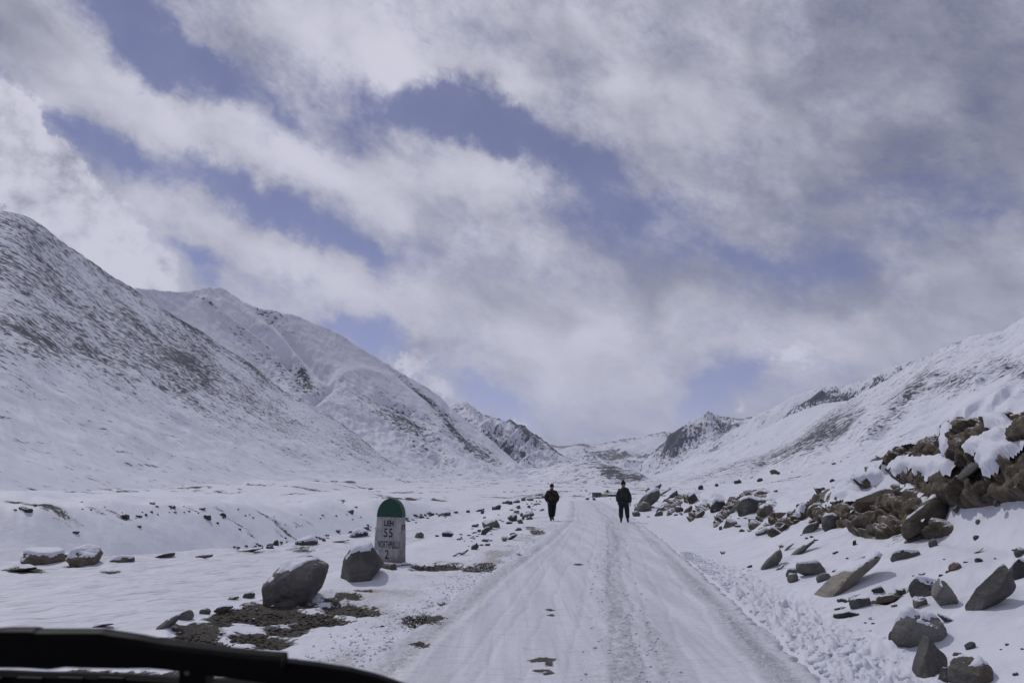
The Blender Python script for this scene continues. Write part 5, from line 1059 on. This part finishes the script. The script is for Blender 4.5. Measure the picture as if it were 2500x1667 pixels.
def man(px, py, hpx, yaw, label, jacket, trousers, lf, rf, hands, wide, peaked, hood):
    """built in a 1.72 m frame, facing -Y; lf, rf: foot positions (x, y, z)"""
    p = hit(px, py) if px < 1400 else None
    if p is None or px > 1400:
        a, dy, dz = pxray(px, py); t = HC / -dz if dz < 0 else 40; p = Vector((a * t, dy * t, 0)); p.z = max(float(H(p.x, p.y)), 0) + .005
    S = hpx * (p - Vector((0, 0, HC))).length / F / 1.74
    root = bpy.data.objects.new('person', None); COL.objects.link(root); root.location = p; root.rotation_euler = (0, 0, R(yaw)); root.scale = (S, S, S); root['label'] = label; root['category'] = 'person'
    wide_ = wide; hip = .90; kn = lambda s, f: ((s * .10 + f[0]) / 2 + s * .01, f[1] * .45 - .03, .49)
    L, Rr = lf, rf; sh = .165 * wide
    el = [(-.265 * wide, .06, 1.10), (.265 * wide, .06, 1.10)]
    hd = hands
    pts = [(0, 0, .95), (0, .0, 1.12), (0, .01, 1.32), (0, .01, 1.43), (0, -.005, 1.50), (0, -.01, 1.58),
           (-.10, 0, .88), kn(-1, L), (L[0], L[1] + .02, L[2] + .09), (L[0], L[1] - .12, L[2] + .04), (.10, 0, .88), kn(1, Rr), (Rr[0], Rr[1] + .02, Rr[2] + .09), (Rr[0], Rr[1] - .12, Rr[2] + .04),
           (-sh, .01, 1.38), el[0], hd[0], (sh, .01, 1.38), el[1], hd[1]]
    edges = [(0, 1), (1, 2), (2, 3), (3, 4), (4, 5), (0, 6), (6, 7), (7, 8), (8, 9), (0, 10), (10, 11), (11, 12), (12, 13), (2, 14), (14, 15), (15, 16), (2, 17), (17, 18), (18, 19)]
    rad = [(.14, .10), (.13, .095), (.15, .10), (.07, .07), (.052, .055), (.06, .065), .085, .058, .040, .035, .085, .058, .040, .035, .06, .045, .028, .06, .045, .028]
    # fingers: five unequal bent chains rooted in each palm
    for s_, k in ((-1, 16), (1, 19)):
        h0 = np.array(pts[k]); e0 = np.array(pts[k - 1]); dr = (h0 - e0) / np.linalg.norm(h0 - e0); palm = len(pts); pts.append(tuple(h0 + dr * .07)); edges.append((k, palm)); rad.append((.032, .016))
        for j, (off, ln) in enumerate(((-.028, .062), (-.010, .074), (.009, .070), (.026, .055))):
            a_ = np.array(pts[palm]) + np.array([0, off, 0]); m1 = a_ + dr * ln * .6; m2 = m1 + dr * ln * .4 + np.array([-s_ * .014, 0, 0]); q = len(pts); pts += [tuple(m1), tuple(m2)]; edges += [(palm, q), (q, q + 1)]; rad += [.009, .0075]
        q = len(pts); tb = h0 + dr * .025 + np.array([0, -.038, 0]); pts += [tuple(tb), tuple(tb + dr * .035 + np.array([-s_ * .01, -.008, 0]))]; edges += [(k, q), (q, q + 1)]; rad += [.011, .009]
    body = skin_mesh('body', pts, edges, rad, M_SKIN, 1); bo = link('body', body, root)
    # head with brow, nose, mouth, ears fused into the body mesh by geometry overlap
    def face(V, P):
        V = V.copy(); f = P[:, 1] < 0; z = P[:, 2]; x = P[:, 0]
        V[:, 0] *= 1 - .18 * sst(-z, .1, 1); V[:, 1] -= f * (.024 * np.exp(-((x / .16) ** 2 + ((z + .12) / .17) ** 2)) * 1.0); V[:, 1] += f * .010 * (np.exp(-(((np.abs(x) - .36) / .17) ** 2 + ((z - .06) / .13) ** 2)))
        V[:, 1] -= f * .006 * np.exp(-((x / .3) ** 2 + ((z + .5) / .07) ** 2)); V[:, 1] -= f * .012 * np.exp(-((x / .3) ** 2 + ((z + .85) / .15) ** 2)); return V
    link('head', ellipsoid('head', (0, -.015, 1.60), (.086, .105, .130), M_SKIN, 4, face), root)
    for s_ in (-1, 1): link('ear', ellipsoid('ear', (s_ * .087, 0, 1.595), (.012, .022, .033), M_SKIN, 2), root); link('eye', ellipsoid('eye', (s_ * .031, -.108, 1.61), (.011, .008, .007), M_BLACK, 2), root)
    # jacket, trousers, boots, cap
    jp = [(0, 0, .80), (0, 0, 1.0), (0, .005, 1.20), (0, .01, 1.36), (0, .0, 1.45), (-sh, .01, 1.355), el[0], tuple(np.array(hd[0]) * .93 + np.array(el[0]) * .07), (sh, .01, 1.355), el[1], tuple(np.array(hd[1]) * .93 + np.array(el[1]) * .07)]
    jr = [(.225 * wide, .17), (.235 * wide, .175), (.235 * wide, .17), (.17 * wide, .13), (.10, .09), (.10, .10), (.105, .10), (.08, .08), (.10, .10), (.105, .10), (.08, .08)]
    jm = skin_mesh('jacket', jp, [(0, 1), (1, 2), (2, 3), (3, 4), (3, 5), (5, 6), (6, 7), (3, 8), (8, 9), (9, 10)], jr, jacket, 2)
    co = np.zeros(len(jm.vertices) * 3); jm.vertices.foreach_get('co', co); co = co.reshape(-1, 3); co += .014 * np.stack([fbm3(co * 6, 3, 1), fbm3(co * 6, 3, 2), fbm3(co * 9, 3, 3)], -1); jm.vertices.foreach_set('co', co.ravel()); jm.update(); jo = link('jacket', jm, root)
    link('zip', arr_mesh('zip', np.array([(-.008, -.172, .80), (.008, -.172, .80), (.008, -.165, 1.38), (-.008, -.165, 1.38), (-.008, -.10, .80), (.008, -.10, .80), (.008, -.06, 1.38), (-.008, -.06, 1.38)]), np.array([[0, 1, 2, 3], [4, 7, 6, 5], [0, 3, 7, 4], [1, 5, 6, 2], [3, 2, 6, 7], [0, 4, 5, 1]]), M_BLACK, False), jo)
    bm = bmesh.new(); bmesh.ops.create_cone(bm, segments=20, radius1=.10, radius2=.075, depth=.07, cap_ends=True); cm = bpy.data.meshes.new('collar'); bm.to_mesh(cm); bm.free(); cm.materials.append(jacket); c_ = link('collar', cm, jo); c_.location = (0, .0, 1.475)
    if hood: link('hood', ellipsoid('hood', (.08, .06, 1.42), (.13, .085, .07), M_HAT, 3), jo)
    tp = [(0, 0, .93), (-.10, 0, .84), kn(-1, L), (L[0], L[1] + .01, L[2] + .16), (.10, 0, .84), kn(1, Rr), (Rr[0], Rr[1] + .01, Rr[2] + .16)]
    tm = skin_mesh('trousers', tp, [(0, 1), (1, 2), (2, 3), (0, 4), (4, 5), (5, 6)], [(.20, .15), (.145, .14), (.112, .112), (.095, .10), (.145, .14), (.112, .112), (.095, .10)], trousers, 2)
    co = np.zeros(len(tm.vertices) * 3); tm.vertices.foreach_get('co', co); co = co.reshape(-1, 3); co += .012 * np.stack([fbm3(co * 7, 3, 11), fbm3(co * 7, 3, 12), 0 * co[:, 0]], -1); tm.vertices.foreach_set('co', co.ravel()); tm.update(); link('trousers', tm, root)
    for f in (L, Rr):
        bm_ = skin_mesh('boot', [(f[0], f[1] + .02, f[2] + .24), (f[0], f[1] + .02, f[2] + .10), (f[0], f[1] + .05, f[2] + .045), (f[0] * 1.1, f[1] - .10, f[2] + .045), (f[0] * 1.15, f[1] - .17, f[2] + .035)], [(0, 1), (1, 2), (1, 3), (3, 4)], [.062, .06, .045, .05, (.04, .032)], M_SHOE, 1); link('boot', bm_, root)
    def capf(V, P):
        V = V.copy(); z = P[:, 2]; V[:, 2] = np.where(z < -.1, -.1 * .13 - .01, V[:, 2]);
        if peaked: k = sst(z, .35, 1); V[:, 2] += k * .045; V[:, 0] *= 1 - .28 * k; V[:, 1] *= 1 - .28 * k
        return V
    link('knit_cap', ellipsoid('knit_cap', (0, .0, 1.645), (.108, .122, .125), M_HAT, 4, capf), root)
    return root
man(1348, 1271, 86, 8, 'man in dark camouflage jacket and black cap walking on the left road edge', M_CAMO, M_NAVY, (-.075, -.04, 0), (.075, .22, .02), [(-.22, -.12, .90), (.22, -.12, .90)], 1.16, False, False)
man(1524, 1275, 95, -6, 'man in grey-green jacket and peaked knit cap standing on the right side of the road', M_OLIVE, M_TROU, (-.13, -.06, 0), (.15, .05, 0), [(-.25, -.02, .84), (.27, -.02, .80)], 1.0, True, True)

# ------------------------------------------------------------------ low hut beyond the crest
M_STONE = mat_plain('hut_wall', (.13, .135, .14, 1), .9, .5, 2, .02); M_YEL = mat_plain('faded_yellow_wall', (.34, .34, .22, 1), .8, .3, 1, .01); M_ROOF = mat_plain('dark_roof', (.05, .05, .055, 1), .7, .3, 2)
def box(name, x0, x1, y0, y1, z0, z1, mat, parent):
    bm = bmesh.new(); bmesh.ops.create_cube(bm, size=1)
    for v in bm.verts: v.co = ((x0 + x1) / 2 + v.co.x * (x1 - x0), (y0 + y1) / 2 + v.co.y * (y1 - y0), (z0 + z1) / 2 + v.co.z * (z1 - z0))
    bmesh.ops.bevel(bm, geom=bm.edges[:], offset=.015, segments=1, affect='EDGES')
    me = bpy.data.meshes.new(name); bm.to_mesh(me); bm.free(); me.materials.append(mat); return link(name, me, parent)
def hut():
    D = 290; a, dy, dz = pxray(1488, 1212); k = D / dy; x0 = a * k; z = HC + dz * k; g = float(H(x0, D)); u = D / F / dy
    root = bpy.data.objects.new('hut', None); COL.objects.link(root); root.location = (x0, D, z); root['label'] = 'low flat grey and yellow hut in the distance beyond the road crest'; root['category'] = 'hut'
    b = min(0, g - z) - .8; W = lambda p: (p - 1488) * u
    box('stone_wall', W(1448), W(1468), 0, 4, b, 9.0 * u, M_STONE, root); box('yellow_wall', W(1468) + .01, W(1485), .3, 4, b, 6.6 * u, M_YEL, root); box('shed_wall', W(1485) + .01, W(1512), .6, 4, b, 4.0 * u, M_STONE, root)
    box('roof', W(1447), W(1469), -.2, 4.2, 9.0 * u + .003, 9.8 * u, M_ROOF, root); box('roof', W(1469) + .02, W(1486), .1, 4.2, 6.6 * u + .003, 7.2 * u, M_CAP, root); box('roof', W(1486) + .02, W(1514), .3, 4.2, 4.0 * u + .003, 5.2 * u, M_ROOF, root)
    box('door', W(1455), W(1458), -.05, .05, b, 6 * u, M_ROOF, root); box('window', W(1462), W(1464.5), -.04, .04, 3 * u, 6 * u, M_ROOF, root)
hut()

# ------------------------------------------------------------------ wiper and car cowl close to the camera
M_RUB = mat_plain('black_rubber', (.0012, .0012, .0015, 1), .5, .3, 40, .0003, .06)  # black parts; base darkened further to stand in for shade nothing casts here
def near_pts(pts, depth): 
    o = []
    for (px, py) in pts:
        a, y, z = (float(v) for v in pxray(px, py)); k = depth / y; o.append((a * k, depth, HC + z * k))
    return o
def bar(name, top, bot, depth, thick, parent, mat=M_RUB):
    """solid bar: top and bottom outline left to right, given real thickness along Y, rounded top"""
    T = np.array(near_pts(top, depth)); xs = np.linspace(T[0, 0], T[-1, 0], 90); B = np.array(near_pts(bot, depth))
    zt = np.interp(xs, T[:, 0], T[:, 2]); zb = np.interp(xs, B[:, 0], B[:, 2]); zb = np.minimum(zb, zt - .0008); VV = []; n = 8
    prof = [(0, 0), (0, .75), (.12, .93), (.35, 1), (.65, 1), (.88, .93), (1, .75), (1, 0)]
    for x, a_, b_ in zip(xs, zt, zb):
        for (q, h) in prof: VV.append((x, depth + q * thick, b_ + (a_ - b_) * h))
    Fq = []
    for i in range(len(xs) - 1):
        for j in range(n): Fq.append((i * n + j, i * n + (j + 1) % n, (i + 1) * n + (j + 1) % n, (i + 1) * n + j))
    me = bpy.data.meshes.new(name); me.from_pydata(VV, [], Fq + [tuple(range(n))[::-1], tuple(range((len(xs) - 1) * n, len(xs) * n))]); me.update(); me.materials.append(mat)
    for p in me.polygons: p.use_smooth = False
    return link(name, me, parent)
def wiper():
    root = bpy.data.objects.new('windscreen_wiper', None); COL.objects.link(root); root['label'] = 'black windscreen wiper lying across the lower left corner, close to the camera'; root['category'] = 'wiper'; root.location = (0, 0, 0)
    bar('wiper_arm', [(-260, 1560), (0, 1537), (70, 1537), (82, 1541), (238, 1541), (262, 1546), (330, 1556), (392, 1569), (470, 1578), (560, 1589), (640, 1597), (684, 1600)], [(-260, 1660), (0, 1629), (60, 1630), (120, 1634), (160, 1628), (200, 1630), (300, 1632), (400, 1630), (520, 1640), (684, 1650)], .62, .022, root)
    bar('blade_holder', [(300, 1574), (400, 1580), (560, 1596), (684, 1611), (760, 1620), (850, 1634), (910, 1649), (960, 1666), (1000, 1682)], [(300, 1626), (400, 1634), (560, 1655), (684, 1672), (850, 1690), (960, 1702), (1000, 1704)], .645, .016, root)
    h = bar('hinge_block', [(440, 1612), (505, 1612)], [(440, 1668), (505, 1676)], .648, .018, root)
    link('rivet', ellipsoid('rivet', near_pts([(457, 1640)], .6455)[0], (.0022, .0012, .0022), mat_plain('worn_steel', (.08, .08, .085, 1), .4, .3, 90, .0003, .5, .8), 3), h)
    root2 = bpy.data.objects.new('car_cowl', None); COL.objects.link(root2); root2['label'] = 'black plastic cowl below the windscreen along the lower left edge'; root2['category'] = 'car cowl'
    bar('cowl_panel', [(-260, 1640), (0, 1641), (90, 1645), (160, 1646), (300, 1650), (420, 1658), (520, 1662), (720, 1664), (840, 1675), (900, 1690)], [(-260, 1800), (900, 1800)], .78, .02, root2)
    for i, x in enumerate((-60, 40, 140, 240)): bar('grille_slat', [(x, 1652), (x + 60, 1654)], [(x, 1668), (x + 60, 1670)], .772, .006, root2)
wiper()

# ---- thin blue air of the valley
def haze():
    m = bpy.data.materials.new('thin_haze'); m.use_nodes = True; nt = m.node_tree; nt.nodes.clear()
    v = nt.nodes.new('ShaderNodeVolumePrincipled'); o = nt.nodes.new('ShaderNodeOutputMaterial'); nt.links.new(v.outputs[0], o.inputs['Volume'])
    v.inputs['Density'].default_value = 4e-5; v.inputs['Color'].default_value = (.62, .74, 1, 1); v.inputs['Anisotropy'].default_value = .2
    bm = bmesh.new(); bmesh.ops.create_cube(bm, size=1)
    for q in bm.verts: q.co = (q.co.x * 24000, q.co.y * 24000, 490 + q.co.z * 1100)
    me = bpy.data.meshes.new('haze'); bm.to_mesh(me); bm.free(); me.materials.append(m); link('haze', me, kind='stuff', label='thin blue mountain air')
haze()
